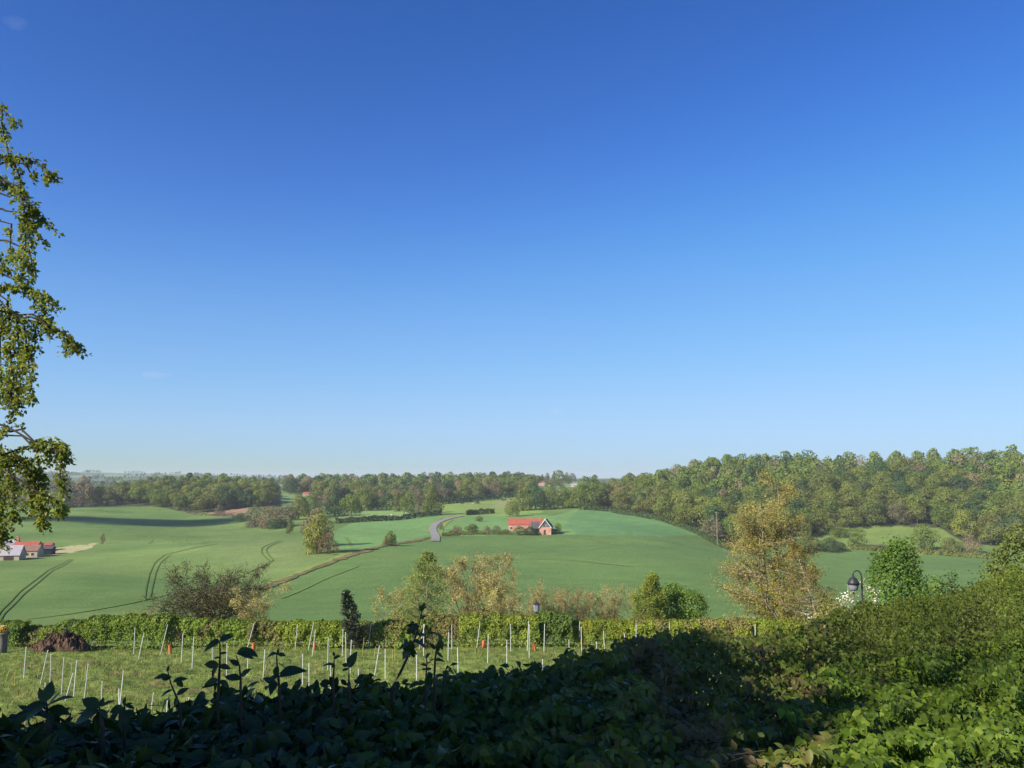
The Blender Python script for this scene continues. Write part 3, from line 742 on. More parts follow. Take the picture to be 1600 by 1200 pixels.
# ------------------------------------------------------------------ buildings
m_brickpink = brick('pink_brick', (.56, .27, .19), (.48, .22, .15), (.55, .42, .34), 2.2)
m_cream = plain('cream_render', (.52, .42, .29), (.44, .35, .24), 0.7, 0.9, 0.1)
m_redroof = tiles('red_roof_tile', (.31, .075, .048), (.41, .115, .075), 3.0)
m_brownroof = tiles('weathered_brown_tile', (.20, .105, .08), (.29, .16, .12), 3.0)
m_greyroof = tiles('pale_grey_sheet_roof', (.33, .30, .32), (.41, .375, .39), 1.5)
m_slate = tiles('dark_slate', (.070, .062, .066), (.115, .105, .11), 3.0)
m_blackwood = plain('black_boarding', (.018, .018, .028), (.028, .026, .036), 2.0, 0.9, 0.1)
m_white = plain('white_painted_wood', (.78, .76, .70), (.66, .64, .58), 2.0, 0.6, 0.3)
m_glass = plain('dark_window_glass', (.03, .035, .045), (.05, .055, .065), 0.8, 0.12, 0.5)
m_brown = plain('brown_painted_door', (.09, .05, .04), (.06, .035, .03), 2.0, 0.7, 0.2)
m_chim = brick('orange_brick', (.52, .22, .11), (.44, .18, .09), (.45, .34, .26), 3.0)
def house(name, label, cat, px, py, wpx, dep, eave, ridge, mats, yaw=0.0, gable_front=False, windows=(), door=None, chimneys=(), group=None, D=None, loc=None, barge=False, gable_mat=None, over=0.25, extra=None):
    """a gabled building standing at a point of the ground; wpx = width in photograph pixels; local x along the front, local y away from us"""
    p = place(px, py) if D is None else np.array((*at(px, py, D)[:2], 0)); p[2] = float(ground(p[0], p[1])); sc = p[1]/F
    if loc is not None: p = np.array(loc, float); sc = 1.0
    W = wpx*sc; e = eave*sc; rg = ridge*sc
    t = thing(name, label, cat, p, yaw, group)
    wall, roof, gm_ = mats[0], mats[1], gable_mat or mats[0]
    b = MB(); w2 = W/2
    if not gable_front:      # ridge along x
        V = [(-w2, 0, -.6), (w2, 0, -.6), (w2, dep, -.6), (-w2, dep, -.6), (-w2, 0, e), (w2, 0, e), (w2, dep, e), (-w2, dep, e), (-w2, dep/2, rg), (w2, dep/2, rg)]
        b.add(V, [(0, 1, 5, 4), (2, 3, 7, 6), (1, 2, 6, 5), (3, 0, 4, 7)], [(5, 6, 9), (7, 4, 8)])
        b.build('wall', wall, t)
        rb = MB(); th = 0.14; k = (rg-e)/(dep/2); ov = over
        for s_ in (0, 1):
            ya, yb = (-ov, dep/2) if s_ == 0 else (dep+ov, dep/2)
            za = e-ov*k
            A = [(-w2-ov, ya, za+.02), (w2+ov, ya, za+.02), (w2+ov, yb, rg+.02), (-w2-ov, yb, rg+.02)]
            B = [(x, y, z+th) for x, y, z in A]
            rb.add(A+B, [(0, 1, 2, 3), (4, 7, 6, 5), (0, 4, 5, 1), (1, 5, 6, 2), (2, 6, 7, 3), (3, 7, 4, 0)])
        ro = rb.build('roof', roof, t)
    else:                    # ridge along y, gable towards us
        V = [(-w2, 0, -.6), (w2, 0, -.6), (w2, dep, -.6), (-w2, dep, -.6), (-w2, 0, e), (w2, 0, e), (w2, dep, e), (-w2, dep, e)]
        b.add(V, [(0, 1, 5, 4), (2, 3, 7, 6), (1, 2, 6, 5), (3, 0, 4, 7)]); b.build('wall', wall, t)
        g_ = MB().add([(-w2, 0, e), (w2, 0, e), (0, 0, rg), (-w2, dep, e), (w2, dep, e), (0, dep, rg)], None, [(0, 1, 2), (4, 3, 5)]); g_.build('gable', gm_, t)
        rb = MB(); th = 0.14; k = (rg-e)/w2; ov = over
        for s_ in (-1, 1):
            A = [(s_*(w2+ov), -ov, e-ov*k+.02), (s_*(w2+ov), dep+ov, e-ov*k+.02), (0, dep+ov, rg+.02), (0, -ov, rg+.02)]
            B = [(x, y, z+th) for x, y, z in A]
            rb.add(A+B, [(0, 1, 2, 3), (4, 7, 6, 5), (0, 4, 5, 1), (1, 5, 6, 2), (2, 6, 7, 3), (3, 7, 4, 0)])
        ro = rb.build('roof', roof, t)
        if barge:
            for s_ in (-1, 1):
                bb = MB(); P0 = np.array((s_*(w2+ov), -ov-.06, e-ov*k-.05)); P1 = np.array((0, -ov-.06, rg+.18))
                bb.tube([P0, (P0+P1)/2, P1], .16, 4); bb.build('bargeboard', m_white, t)
            fb = MB(); fb.tube([(0, -ov-.06, rg+.1), (0, -ov-.06, rg+.9)], [.14, .06], 6); fb.build('finial', m_white, t)
    for (x, z, ww, hh) in windows:
        fm = MB(); fm.box(x-ww/2-.08, x+ww/2+.08, -.07, .02, z-.08, z+hh+.08); f_ = fm.build('window', m_white, t)
        MB().box(x-ww/2, x+ww/2, -.09, -.05, z, z+hh).build('pane', m_glass, f_)
    if door:
        x, z, ww, hh = door; d_ = MB().box(x-ww/2, x+ww/2, -.08, .02, z, z+hh).build('door', m_brown, t)
        MB().box(x+ww/2-.16, x+ww/2-.08, -.12, -.08, z+1.0, z+1.1).build('handle', m_white, d_)
    for (x, y, zt) in chimneys:
        c_ = MB().box(x-.4, x+.4, y-.4, y+.4, e, zt); c_.box(x-.5, x+.5, y-.5, y+.5, zt-.35, zt-.1); c_.lathe([(.16, 0), (.18, .5), (.14, .5)], (x, y, zt), 8)
        c_.build('chimney', m_chim, ro)
    if extra: extra(t, W, e, rg, sc)
    return t
house('farm_barn', 'barn with pale grey roof and cream wall, leftmost and nearest of the left farm', 'barn', -18, 876, 84, 7.5, 7.5, 21, (m_cream, m_greyroof), yaw=radians(14), door=(6, 0, 3.0, 1.7), group='buildings of the left farm')
house('farmhouse', 'cream farmhouse with brown tiled roof right of the grey-roofed barn', 'house', 43, 871, 27, 6.0, 10, 17.5, (m_cream, m_brownroof), yaw=radians(10), windows=((-2, .6, .8, 1.0), (-.3, .6, .8, 1.0), (1.5, .6, .8, 1.0)), group='buildings of the left farm')
house('farm_outbuilding', 'long red-roofed range behind the cream farmhouse, with tall orange chimney', 'barn', 38, 865, 34, 6.0, 9, 15.5, (m_chim, m_redroof), yaw=radians(10), chimneys=((-3.6, 3.0, 5.8),), D=322, group='buildings of the left farm')
house('farm_shed', 'black boarded shed at the right end of the left farm', 'shed', 71, 867, 17, 4.5, 9, 12, (m_blackwood, m_slate), yaw=radians(12), group='buildings of the left farm')
house('farm_shed', 'small red-roofed shed behind the black shed of the left farm', 'shed', 74, 860, 10, 4.0, 8, 11, (m_chim, m_redroof), yaw=radians(12), D=330, group='buildings of the left farm')
house('farm_outbuilding', 'grey-roofed building behind the pale barn of the left farm', 'barn', 13, 866, 20, 5.0, 10, 16, (m_cream, m_greyroof), yaw=radians(10), D=325, group='buildings of the left farm')
house('long_barn', 'long low barn with bright red roof behind garden trees', 'barn', 821, 831, 52, 7.0, 10, 18, (m_brickpink, m_redroof), chimneys=((6.9, 3.5, 5.7),), windows=((-6.5, .8, .9, 1.0), (-3, .8, .9, 1.0)), D=384, group='the red-roofed farmstead')
house('gable_house', 'pink brick house with dark slate gable and white bargeboards', 'house', 852, 835.5, 18, 8.0, 11.5, 22.5, (m_brickpink, m_slate), gable_front=True, door=(-.25, 0, .9, 2.0), windows=((-1.5, 3.6, .6, .6), (.5, 3.7, .5, .5)), barge=True, gable_mat=m_slate, group='the red-roofed farmstead', yaw=radians(-8))
house('lean_to', 'low dark slate outbuilding between the red barn and the gable house', 'outbuilding', 836.5, 834, 11, 4.0, 6, 15, (m_blackwood, m_slate), group='the red-roofed farmstead', D=379)
spot(812, 836, 14, 22, 'olive', 1, 'dark olive garden tree before the red barn, left of two', 'tree', 'garden trees of the farmstead', 'tree')
spot(829, 836, 14, 22, 'dark', 1, 'dark green garden tree before the red barn, right of two', 'tree', 'garden trees of the farmstead', 'tree')
house('cottage', 'tiny cottage with orange-red roof at the edge of the middle wood', 'cottage', 478, 774, 10, 4.0, 2.2, 4.6, (m_cream, m_redroof), windows=((-1, .6, .8, .9),), group='far houses')
house('village_house', 'pinkish far house among village trees, left of the dark conifers', 'house', 846, 760, 9, 6.0, 5, 10, (m_brickpink, m_brownroof), D=1000, group='far houses')
house('village_house', 'low white far house just left of the right wood', 'house', 897, 762, 9, 5.0, 3, 5, (m_cream, m_greyroof), D=960, group='far houses')
house('village_house', 'small white far house between the conifers and the round green tree', 'house', 858, 766, 3.5, 5.0, 3, 5, (m_white, m_slate), D=960, group='far houses')
for px, py, D, hp, wp, kind, k, lab in ((847, 766, 1010, 18, 7, 'dark', 3, 'dark pointed conifer behind the pinkish far house'), (866, 768, 1000, 24, 8, 'dark', 3, 'taller dark pointed conifer on the village skyline'),
        (875, 772, 930, 28, 22, 'green', 1, 'round bright green tree in front of the far village'), (855, 766, 1040, 20, 10, 'brown', 0, 'bare grey tree between the two village conifers'),
        (893, 765, 1050, 20, 18, 'brown', 2, 'bare grey tree behind the low white far house'), (838, 766, 900, 20, 30, 'green', 2, 'green tree at the left end of the far village'),
        (886, 768, 1000, 22, 12, 'olive', 0, 'olive tree left of the low white far house'), (862, 772, 900, 14, 26, 'olive', 1, 'low olive trees in front of the far village')):
    p = at(px, py, D); h = hp*D/F; far_tree('village_tree', lab, p[0], D, h, kind, k, 'trees of the far village', wp*D/F/(2*h*.4), 'tree')
# utility poles
def pole(px, py, hp, label, lean=0.0, D=None):
    p = place(px, py); h = hp*p[1]/F; t = thing('utility_pole', label, 'pole', p, 0, 'utility poles')
    MB().tube([(0, 0, -.4), (lean*.5, 0, h*.5), (lean, 0, h)], [.17, .15, .12], 8).build('post', m_barkpale, t)
    MB().box(lean-.75, lean+.75, -.05, .05, h-.55, h-.42).build('crossarm', m_barkpale, t)
    for s_ in (-.65, 0, .65): MB().lathe([(.05, 0), (.07, .06), (.04, .16), (0, .18)], (lean+s_, 0, h-.42), 8).build('insulator', m_white, t)
pole(862, 834, 23, 'pale utility pole right beside the slate gable house')
pole(1121, 853, 52, 'utility pole at the foot of the right wood, above the crop edge')
# grazing animals
m_cow = plain('dark_brown_hide', (.05, .032, .022), (.03, .02, .015), 3.0, 0.8, 0.2)
m_sheep = plain('white_fleece', (.72, .68, .58), (.58, .54, .45), 6.0, 0.95, 0.05)
def animal_mesh(name, mat, L, H, fat):
    me = bpy.data.meshes.new(name)
    J = [(0, 0, H*.62), (L*.28, 0, H*.64), (L*.5, 0, H*.72), (L*.66, 0, H*.45), (L*.78, 0, H*.28), (-L*.28, 0, H*.66), (-L*.36, 0, H*.35)]
    E = [(0, 1), (1, 2), (2, 3), (3, 4), (0, 5), (5, 6)]
    Rr = [fat, fat*.95, fat*.6, fat*.38, fat*.24, fat*.9, fat*.12]
    for sx, par in ((L*.26, 1), (-L*.27, 5)):
        for sy in (-1, 1):
            a = len(J); J += [(sx, sy*fat*.5, H*.42), (sx+L*.02*(1 if par == 5 else -1), sy*fat*.5, H*.22), (sx, sy*fat*.5, 0.02)]; E += [(par, a), (a, a+1), (a+1, a+2)]; Rr += [fat*.34, fat*.18, fat*.15]
    me.from_pydata(J, E, []); me.materials.append(mat); return me, Rr
def animal(name, label, cat, px, py, me_r, rz, group):
    me, Rr = me_r; p = place(px, py); o = bpy.data.objects.new(name, me); link(o); o.location = p; o.rotation_euler = (0, 0, rz)
    if not me.skin_vertices:
        o.modifiers.new('skin', 'SKIN')
        bpy.context.view_layer.objects.active = o
    md = o.modifiers.get('skin') or o.modifiers.new('skin', 'SKIN'); sub = o.modifiers.new('smooth', 'SUBSURF'); sub.levels = sub.render_levels = 1
    if not me.skin_vertices:
        bpy.context.view_layer.update()
    sv = me.skin_vertices[0].data
    for i, rr in enumerate(Rr): sv[i].radius = (rr, rr)
    sv[0].use_root = True
    return tag(o, label, cat, group)
cowm = animal_mesh('cow', m_cow, 2.3, 1.5, .42); shm = animal_mesh('sheep', m_sheep, 1.25, .95, .30)
animal('cow', 'dark cow grazing on the pale pasture, left of three', 'cow', 785, 783, cowm, .3, 'cows on the pasture')
animal('cow', 'dark cow grazing on the pale pasture, middle of three', 'cow', 790, 782.5, cowm, 2.6, 'cows on the pasture')
animal('cow', 'dark cow grazing on the pale pasture, right of three', 'cow', 798, 782, cowm, .1, 'cows on the pasture')
animal('sheep', 'white sheep alone on the pale pasture', 'sheep', 739, 788, shm, .4, 'sheep in the fields')
animal('sheep', 'white sheep in the bright paddock, left of three', 'sheep', 605, 807, shm, .2, 'sheep in the fields')
animal('sheep', 'white sheep in the bright paddock, middle of three', 'sheep', 612, 806, shm, 2.9, 'sheep in the fields')
animal('sheep', 'white sheep in the bright paddock, right of three', 'sheep', 634, 803, shm, .5, 'sheep in the fields')
# clouds: thin wisps, and an unseen one added to darken a band of the left field
def cloud(label, c, rad, dens, seed):
    r = np.random.default_rng(seed); b = MB(); rad = np.array(rad)
    u_ = np.linspace(0, 2*pi, 25)[:-1]; v_ = np.linspace(-pi/2, pi/2, 13)
    U, Vv = np.meshgrid(u_, v_)
    k = 1+0.22*np.sin(3*U+seed)*np.cos(2*Vv)+0.12*np.sin(7*U+2*seed)*np.cos(5*Vv)
    P = np.stack([np.cos(U)*np.cos(Vv)*k*rad[0], np.sin(U)*np.cos(Vv)*k*rad[1], np.sin(Vv)*k*rad[2]], -1).reshape(-1, 3)
    i = np.arange(12)[:, None]*24; j = np.arange(24)[None]; q = (j+1) % 24
    b.add(P, np.stack([i+j, i+q, i+24+q, i+24+j], -1).reshape(-1, 4))
    o = b.build('cloud', haze_mat('thin_cloud', dens, (0.95, 0.95, 0.97))); o.location = c
    return tag(o, label, 'cloud', 'small clouds')
cloud('tiny faint cloud wisp low in the left sky', at(240, 586, 5200), (85, 50, 22), 0.0015, 1)
cloud('faint pinkish cloud wisp at the top left corner of the sky', at(24, 36, 5200), (70, 60, 42), 0.00040, 2)
cloud('faintest cloud wisp just above the middle horizon', at(866, 643, 5200), (45, 40, 22), 0.0012, 3)
def shade(px, py, rad, dens, seed):  # adds an out-of-view cloud sunwards of the spot, for its shadow
    p = place(px, py); s_ = 520/SUNV[2]; cloud('unseen cloud added to cast a shadow across the left field', p+SUNV*s_, rad, dens, seed)
shade(215, 815, (66, 26, 16), 0.08, 5)
# ------------------------------------------------------------------ nearer trees and shrubs, grown branch by branch
def bezier_branch(r, p0, d, L, n=6, wob=0.12, lift=0.0):
    P = [np.array(p0, float)]; d = np.array(d, float)
    for i in range(n):
        d = unit(d+r.normal(size=3)*wob+np.array((0, 0, lift/n))); P.append(P[-1]+d*L/n)
    return np.array(P)
def grow(seed, H, env, n1, ang=0.6, lift=0.0, n2=6, tr=0.10, lo=0.08, stems=1, spread=0.0, sub=0.40, wob=0.12, sublift=0.0, thin=0.006):
    """returns (wood MB, leaf points, leaf weights): env(h) = crown radius / H at height fraction h"""
    r = np.random.default_rng(seed); b = MB(); LP = []
    trunks = []
    for s_ in range(stems):
        a = s_*2.4+r.uniform(0, 1); d = np.array((cos(a)*spread, sin(a)*spread, 1.0)) if stems > 1 else np.array((0, 0, 1.))
        T = bezier_branch(r, (r.normal()*0.02*H*(stems > 1), r.normal()*0.02*H*(stems > 1), -0.1), unit(d), H*(0.98 if s_ == 0 else r.uniform(.7, .92))/max(unit(d)[2], .5), 9, 0.05 if stems == 1 else 0.09, 0.25*spread)
        T[:, 2] *= min(1.0, H/max(T[:, 2].max(), 1e-3)) if T[:, 2].max() > H else 1
        R = tr*(1-np.linspace(0, 1, 10)*0.93)/(1 if stems == 1 else 1.3); b.tube(T, R, 7); trunks.append((T, R))
    for i in range(n1):
        T, R = trunks[i % stems]
        h = lo+(0.985-lo)*((i+r.random())/n1)
        f = h*9; k = min(int(f), 8); p0 = T[k]*(1-(f-k))+T[k+1]*(f-k); rr = R[k]
        L = env(h)*H*r.uniform(0.75, 1.15)
        if L < 0.02*H: continue
        a = i*2.39996+r.uniform(-.5, .5); e = ang if not callable(ang) else ang(h)
        e = e+r.uniform(-.15, .15)
        B = bezier_branch(r, p0, (cos(a)*cos(e), sin(a)*cos(e), sin(e)), L, 6, wob, lift)
        b.tube(B, np.linspace(min(rr*0.55, 0.03+L*.012), thin, 7), 4, False)
        for j in range(n2):
            t = r.uniform(0.2, 1.0); f = t*6; k = min(int(f), 5); q = B[k]*(1-(f-k))+B[k+1]*(f-k)
            dd = unit(B[k+1]-B[k]); dd = unit(dd+unit(r.normal(size=3))*0.8)
            S = bezier_branch(r, q, dd, L*sub*(1.15-0.6*t)*r.uniform(.6, 1.2), 4, wob*1.4, sublift)
            b.tube(S, np.linspace(thin*1.3, thin*0.5, 5), 3, False)
            LP.append(S[1:])
        LP.append(B[3:])
    LP = np.vstack(LP); return b, LP
def leafing(LP, n, size, spread, seed, updir=0.5, aspect=0.65, center=None):
    r = np.random.default_rng(seed)
    P = LP[r.integers(len(LP), size=n)]+r.normal(size=(n, 3))*spread
    nn = r.normal(size=(n, 3)); nn[:, 2] = np.abs(nn[:, 2])+updir
    if center is not None: nn += 1.4*unit(P-np.asarray(center))
    return cards(P, nn, size*r.uniform(0.6, 1.4, n), aspect)
def interp_env(pts):
    x = [p[0] for p in pts]; y = [p[1] for p in pts]
    return lambda h: float(np.interp(h, x, y))
def base_of(px, D):
    u, _ = ray(px, 965); x = u*D; return np.array((x, D, float(ground(x, D))))
def near_tree(name, label, cat, px, top, D, env_px, mat, bark, n1=40, nleaf=8000, leaf=0.1, lsp=0.12, gseed=1, group=None, updir=0.5, aspect=0.65, twigname='trunk', leafname='crown', center=False, **kw):
    p = base_of(px, D); H = at(px, top, D)[2]-p[2]; env = interp_env([(h, w*D/F/H) for h, w in env_px])
    t = thing(name, label, cat, p, 0, group)
    b, LP = grow(gseed, H, env, n1, **kw); b.build(twigname, bark, t)
    if nleaf:
        V, Q = leafing(LP, nleaf, leaf, lsp, gseed+5, updir, aspect, (0, 0, H*0.45) if center else None)
        obj(leafname, mesh(leafname, V, Q, mat), t)
    return t
def dense_shrub(name, label, cat, px, top, D, wpx, mat, n=7000, leaf=0.09, k=(0.40, 0.0, 12, 'round'), seed=1, group=None, zsink=0.0, extra=None):
    p = base_of(px, D); p[2] -= zsink; H = at(px, top, D)[2]-p[2]; W = wpx*D/F
    t = thing(name, label, cat, p, 0, group)
    P, d = crown_points(seed, n, 0.5, k[1], 1.0, k[2], k[3]); P = P*np.array((W, W, H)); n = len(P)
    P += rng.normal(size=P.shape)*leaf*0.8
    V, Q = cards(P, unit(d)+rng.normal(size=(n, 3))*0.6, leaf*rng.uniform(0.6, 1.5, n), 0.7)
    obj('foliage', mesh('foliage', V, Q, mat), t)
    b = MB()
    for i in range(12):
        a = i*2.4; b.tube(bezier_branch(rng, (cos(a)*.05*W, sin(a)*.05*W, -.1), (cos(a)*.5, sin(a)*.5, 1), H*rng.uniform(.5, .85), 5), np.linspace(.03, .008, 6), 5)
    b.build('stems', m_bark, t)
    return t
G_ = 'trees and shrubs beyond the plantation hedge'
f_gold = foliage('golden_young_leaf', [(.26, .21, .058), (.335, .27, .075), (.40, .335, .105)], trans=0.3, scale=0.5)
f_larch = foliage('golden_larch_needle', [(.17, .145, .032), (.25, .205, .042), (.31, .245, .055)], trans=0.25)
f_birch = foliage('pale_birch_leaf', [(.19, .25, .065), (.25, .315, .088), (.31, .36, .12)], trans=0.35)
f_holly = foliage('dark_holly_leaf', [(.022, .034, .014), (.034, .050, .02), (.052, .068, .028)], trans=0.05, spec=0.5, rough=0.4)
f_bud = foliage('tan_bud', [(.35, .29, .10), (.42, .345, .125), (.31, .29, .09)], trans=0.15)
f_buddark = foliage('dark_bud', [(.085, .075, .035), (.13, .115, .045), (.17, .14, .05)], trans=0.1)
f_willow = foliage('yellow_weeping_leaf', [(.17, .24, .034), (.23, .30, .046), (.29, .35, .062)], trans=0.35)
f_willow2 = foliage('loose_green_leaf', [(.125, .195, .028), (.180, .260, .038), (.240, .310, .050)], trans=.35)
f_bright = foliage('bright_shrub_leaf', [(.080, .150, .022), (.115, .200, .030), (.155, .245, .040)], trans=0.3)
f_blossom = foliage('white_blossom_and_leaf', [(.14, .18, .05), (.24, .27, .10), (.72, .70, .52), (.80, .78, .62)], trans=0.2)
f_cream = foliage('cream_shrub_leaf', [(.26, .26, .09), (.36, .35, .14), (.46, .43, .20)], trans=0.25)
m_twigmid = plain('brown_twig', (0.15, 0.115, 0.075), (0.09, 0.07, 0.045), 2.0, 0.95, 0.05)
near_tree('golden_tree', 'tall golden-leaved tree with forked pale trunk, tallest beyond the hedge', 'tree', 1200, 738, 64,
          [(0, 30), (.12, 62), (.24, 46), (.36, 82), (.48, 68), (.58, 44), (.66, 58), (.78, 32), (.9, 46), (1, 16)], f_gold, m_barkpale, 96, 25000, 0.125, 0.20, 12, G_, lo=0.14, ang=0.18, lift=0.25, n2=11, tr=0.24, stems=3, spread=0.085, sub=0.46, thin=0.010)
near_tree('larch', 'golden-green layered conifer just right of the tall golden tree', 'tree', 1281, 838, 58,
          [(0, 60), (.25, 58), (.5, 44), (.75, 24), (1, 3)], f_larch, m_barkpale, 70, 8500, 0.11, 0.11, 14, G_, ang=0.02, lift=0.1, n2=9, tr=0.12, lo=0.04, aspect=0.45)
near_tree('golden_shrub', 'golden scrubby bush between the golden trunk and the larch', 'bush', 1238, 880, 60, [(0, 34), (.5, 40), (1, 10)], f_larch, m_barkpale, 46, 6000, 0.11, 0.14, 15, G_, ang=0.6, n2=8, tr=0.06, stems=4, spread=0.4)
near_tree('birch', 'young pale green birch rising above the hedge', 'tree', 661, 858, 50, [(0, 40), (.2, 50), (.4, 52), (.6, 38), (.8, 24), (1, 4)], f_birch, m_barkpale, 70, 17000, 0.08, 0.10, 16, G_, ang=0.75, lift=-0.5, n2=8, tr=0.06, sublift=-0.8)
near_tree('conifer', 'slim dark evergreen standing before the hedge with two pale props', 'tree', 555, 914, 44.6, [(0, 12), (.1, 19), (.4, 17), (.7, 11), (.92, 7), (1, 2)], f_holly, m_bark, 70, 5200, 0.085, 0.06, 17, G_, ang=0.35, n2=5, tr=0.045, lo=0.05)
near_tree('bare_shrub', 'wide dark leafless shrub beyond the left part of the hedge', 'shrub', 330, 898, 60, [(0, 60), (.3, 86), (.6, 74), (.85, 50), (1, 20)], f_buddark, m_twigdark, 110, 15000, 0.095, 0.16, 18, G_, ang=0.55, n2=14, tr=0.09, stems=6, spread=0.75, sub=0.5, wob=0.24, thin=0.012)
near_tree('bare_shrub', 'pale tan leafless shrub right of the wide dark one', 'shrub', 398, 908, 57, [(0, 24), (.4, 34), (.8, 26), (1, 6)], f_bud, m_twig, 60, 7200, 0.075, 0.10, 19, G_, ang=0.7, n2=10, tr=0.04, stems=5, spread=0.4)
near_tree('bare_shrub', 'small tan twiggy shrub behind the tall bright hedge section', 'shrub', 222, 936, 56, [(0, 16), (.5, 22), (1, 5)], f_bud, m_twig, 40, 1600, 0.055, 0.07, 20, G_, ang=0.9, n2=8, tr=0.03, stems=5, spread=0.4)
near_tree('bare_tree', 'tan budding tree with pale stem right of the birch', 'tree', 738, 866, 60, [(0, 30), (.3, 56), (.6, 58), (.85, 36), (1, 8)], f_bud, m_twig, 90, 17000, 0.09, 0.15, 21, G_, ang=0.75, n2=11, tr=0.08, stems=4, spread=0.4, thin=0.011)
near_tree('bare_tree', 'lower tan budding tree left of the birch', 'tree', 622, 905, 58, [(0, 24), (.5, 36), (1, 8)], f_bud, m_twig, 50, 7500, 0.08, 0.12, 22, G_, ang=0.8, n2=9, tr=0.05, stems=4, spread=0.4)
near_tree('bare_tree', 'tan budding tree right of the pale-stemmed one', 'tree', 786, 890, 58, [(0, 24), (.5, 34), (1, 8)], f_bud, m_twig, 50, 7800, 0.08, 0.12, 23, G_, ang=0.8, n2=9, tr=0.05, stems=4, spread=0.4)
for i, (px, top, w_, lab) in enumerate(((822, 912, 22, 'straw-coloured thicket behind the small lantern'), (862, 918, 26, 'straw-coloured thicket right of the small lantern, leftmost of three'),
                                        (905, 917, 28, 'straw-coloured thicket right of the small lantern, middle of three'), (952, 914, 30, 'straw-coloured thicket beside the yellow weeping shrub'))):
    near_tree('thicket', lab, 'thicket', px, top, 54+i, [(0, w_), (.5, w_), (1, w_*.6)], f_bud, m_twig, 80, 6500, 0.065, 0.10, 30+i, G_, ang=1.15, n2=8, tr=0.025, stems=10, spread=0.45, thin=0.009)
near_tree('weeping_shrub', 'yellow-green weeping shrub with a leaning top, left of the dark green shrub', 'shrub', 1010, 886, 51, [(0, 34), (.3, 42), (.6, 34), (.85, 18), (1, 4)], f_willow, m_bark, 70, 16000, 0.085, 0.09, 41, G_, ang=0.5, lift=-1.6, n2=8, tr=0.06, sublift=-1.5)
dense_shrub('green_shrub', 'rounded bright green shrub right of the yellow weeping shrub', 'shrub', 1050, 910, 52.5, 100, f_willow2, 12000, 0.105, seed=42, group=G_)
f_h = [foliage('hedge_leaf_green', [(.135, .195, .022), (.195, .265, .030), (.260, .315, .042)], trans=0.3, scale=1.2, var=.25),
       foliage('hedge_leaf_yellow', [(.165, .215, .022), (.240, .280, .028), (.310, .335, .042)], trans=0.3, scale=1.2, var=.25),
       foliage('hedge_leaf_brown', [(.165, .150, .045), (.230, .205, .060), (.185, .205, .045)], trans=0.2, scale=1.2, var=.25),
       foliage('hedge_leaf_deep', [(.075, .125, .020), (.110, .170, .028), (.150, .210, .038)], trans=0.25, scale=1.2, var=.25)]
def hedge_section(label, x0, x1, top0, top1, kind, n, D=45.5, leaf=0.095, depth=1.3, dome=0.0, seed=1, base=1012, mixk=None):
    r = np.random.default_rng(seed); c = base_of((x0+x1)/2, D)
    t = thing('hedge', label, 'hedge', c, 0, 'sections of the hedge behind the plantation')
    px = r.uniform(x0, x1, n); f = (px-x0)/(x1-x0)
    top = top0*(1-f)+top1*f-dome*np.sqrt(np.clip(1-(2*f-1)**2, 0, 1))
    u, _ = ray(px, 985); X = u*D; g = ground(X, np.full(n, D)); _, s_ = ray(px, top); Hh = CAMZ+s_*D-g
    Hh = (Hh-0.10)*(1+0.04*pnoise(X, X*0, 0.7, seed)+0.03*pnoise(X, X*0, 3.1, seed+1))
    a = r.uniform(-0.15, pi*0.80, n); rr = 1-0.22*r.random(n)**1.5
    side = np.where(a < pi/2, 1, 1)
    z = np.clip(np.sin(np.clip(a, 0, pi/2))**0.6, 0, 1)*Hh*rr; z = np.where(a < 0.2, r.random(n)*Hh*0.9, z)
    y = -np.cos(a)*depth*0.55*rr+0.12*pnoise(X, z, 1.2, seed+2)
    P = np.stack([X, D+y, g+z], 1)-c
    nn = np.stack([r.normal(size=n)*.6, -np.cos(a)-0.2, np.sin(a)*0.7], 1)+r.normal(size=(n, 3))*0.32
    V, Q = cards(P, nn, leaf*r.uniform(.6, 1.5, n), 0.75)
    mats = [f_h[kind]] + ([f_h[mixk]] if mixk is not None else [])
    mi = None
    if mixk is not None: mi = (pnoise(X, z, 0.8, seed+4) > 0.35).astype(int)
    obj('foliage', mesh('foliage', V, Q, mats, mi=mi), t)
    b = MB()
    for k in range(max(8, int((x1-x0)/5))):
        q = r.integers(n); b.tube(bezier_branch(r, (P[q, 0], r.normal()*.15, -.1), (r.normal()*.3, r.normal()*.2, 1), Hh[q]*r.uniform(.7, 1.08), 4), np.linspace(.02, .005, 5), 4)
    b.build('stems', m_twigmid, t); return t
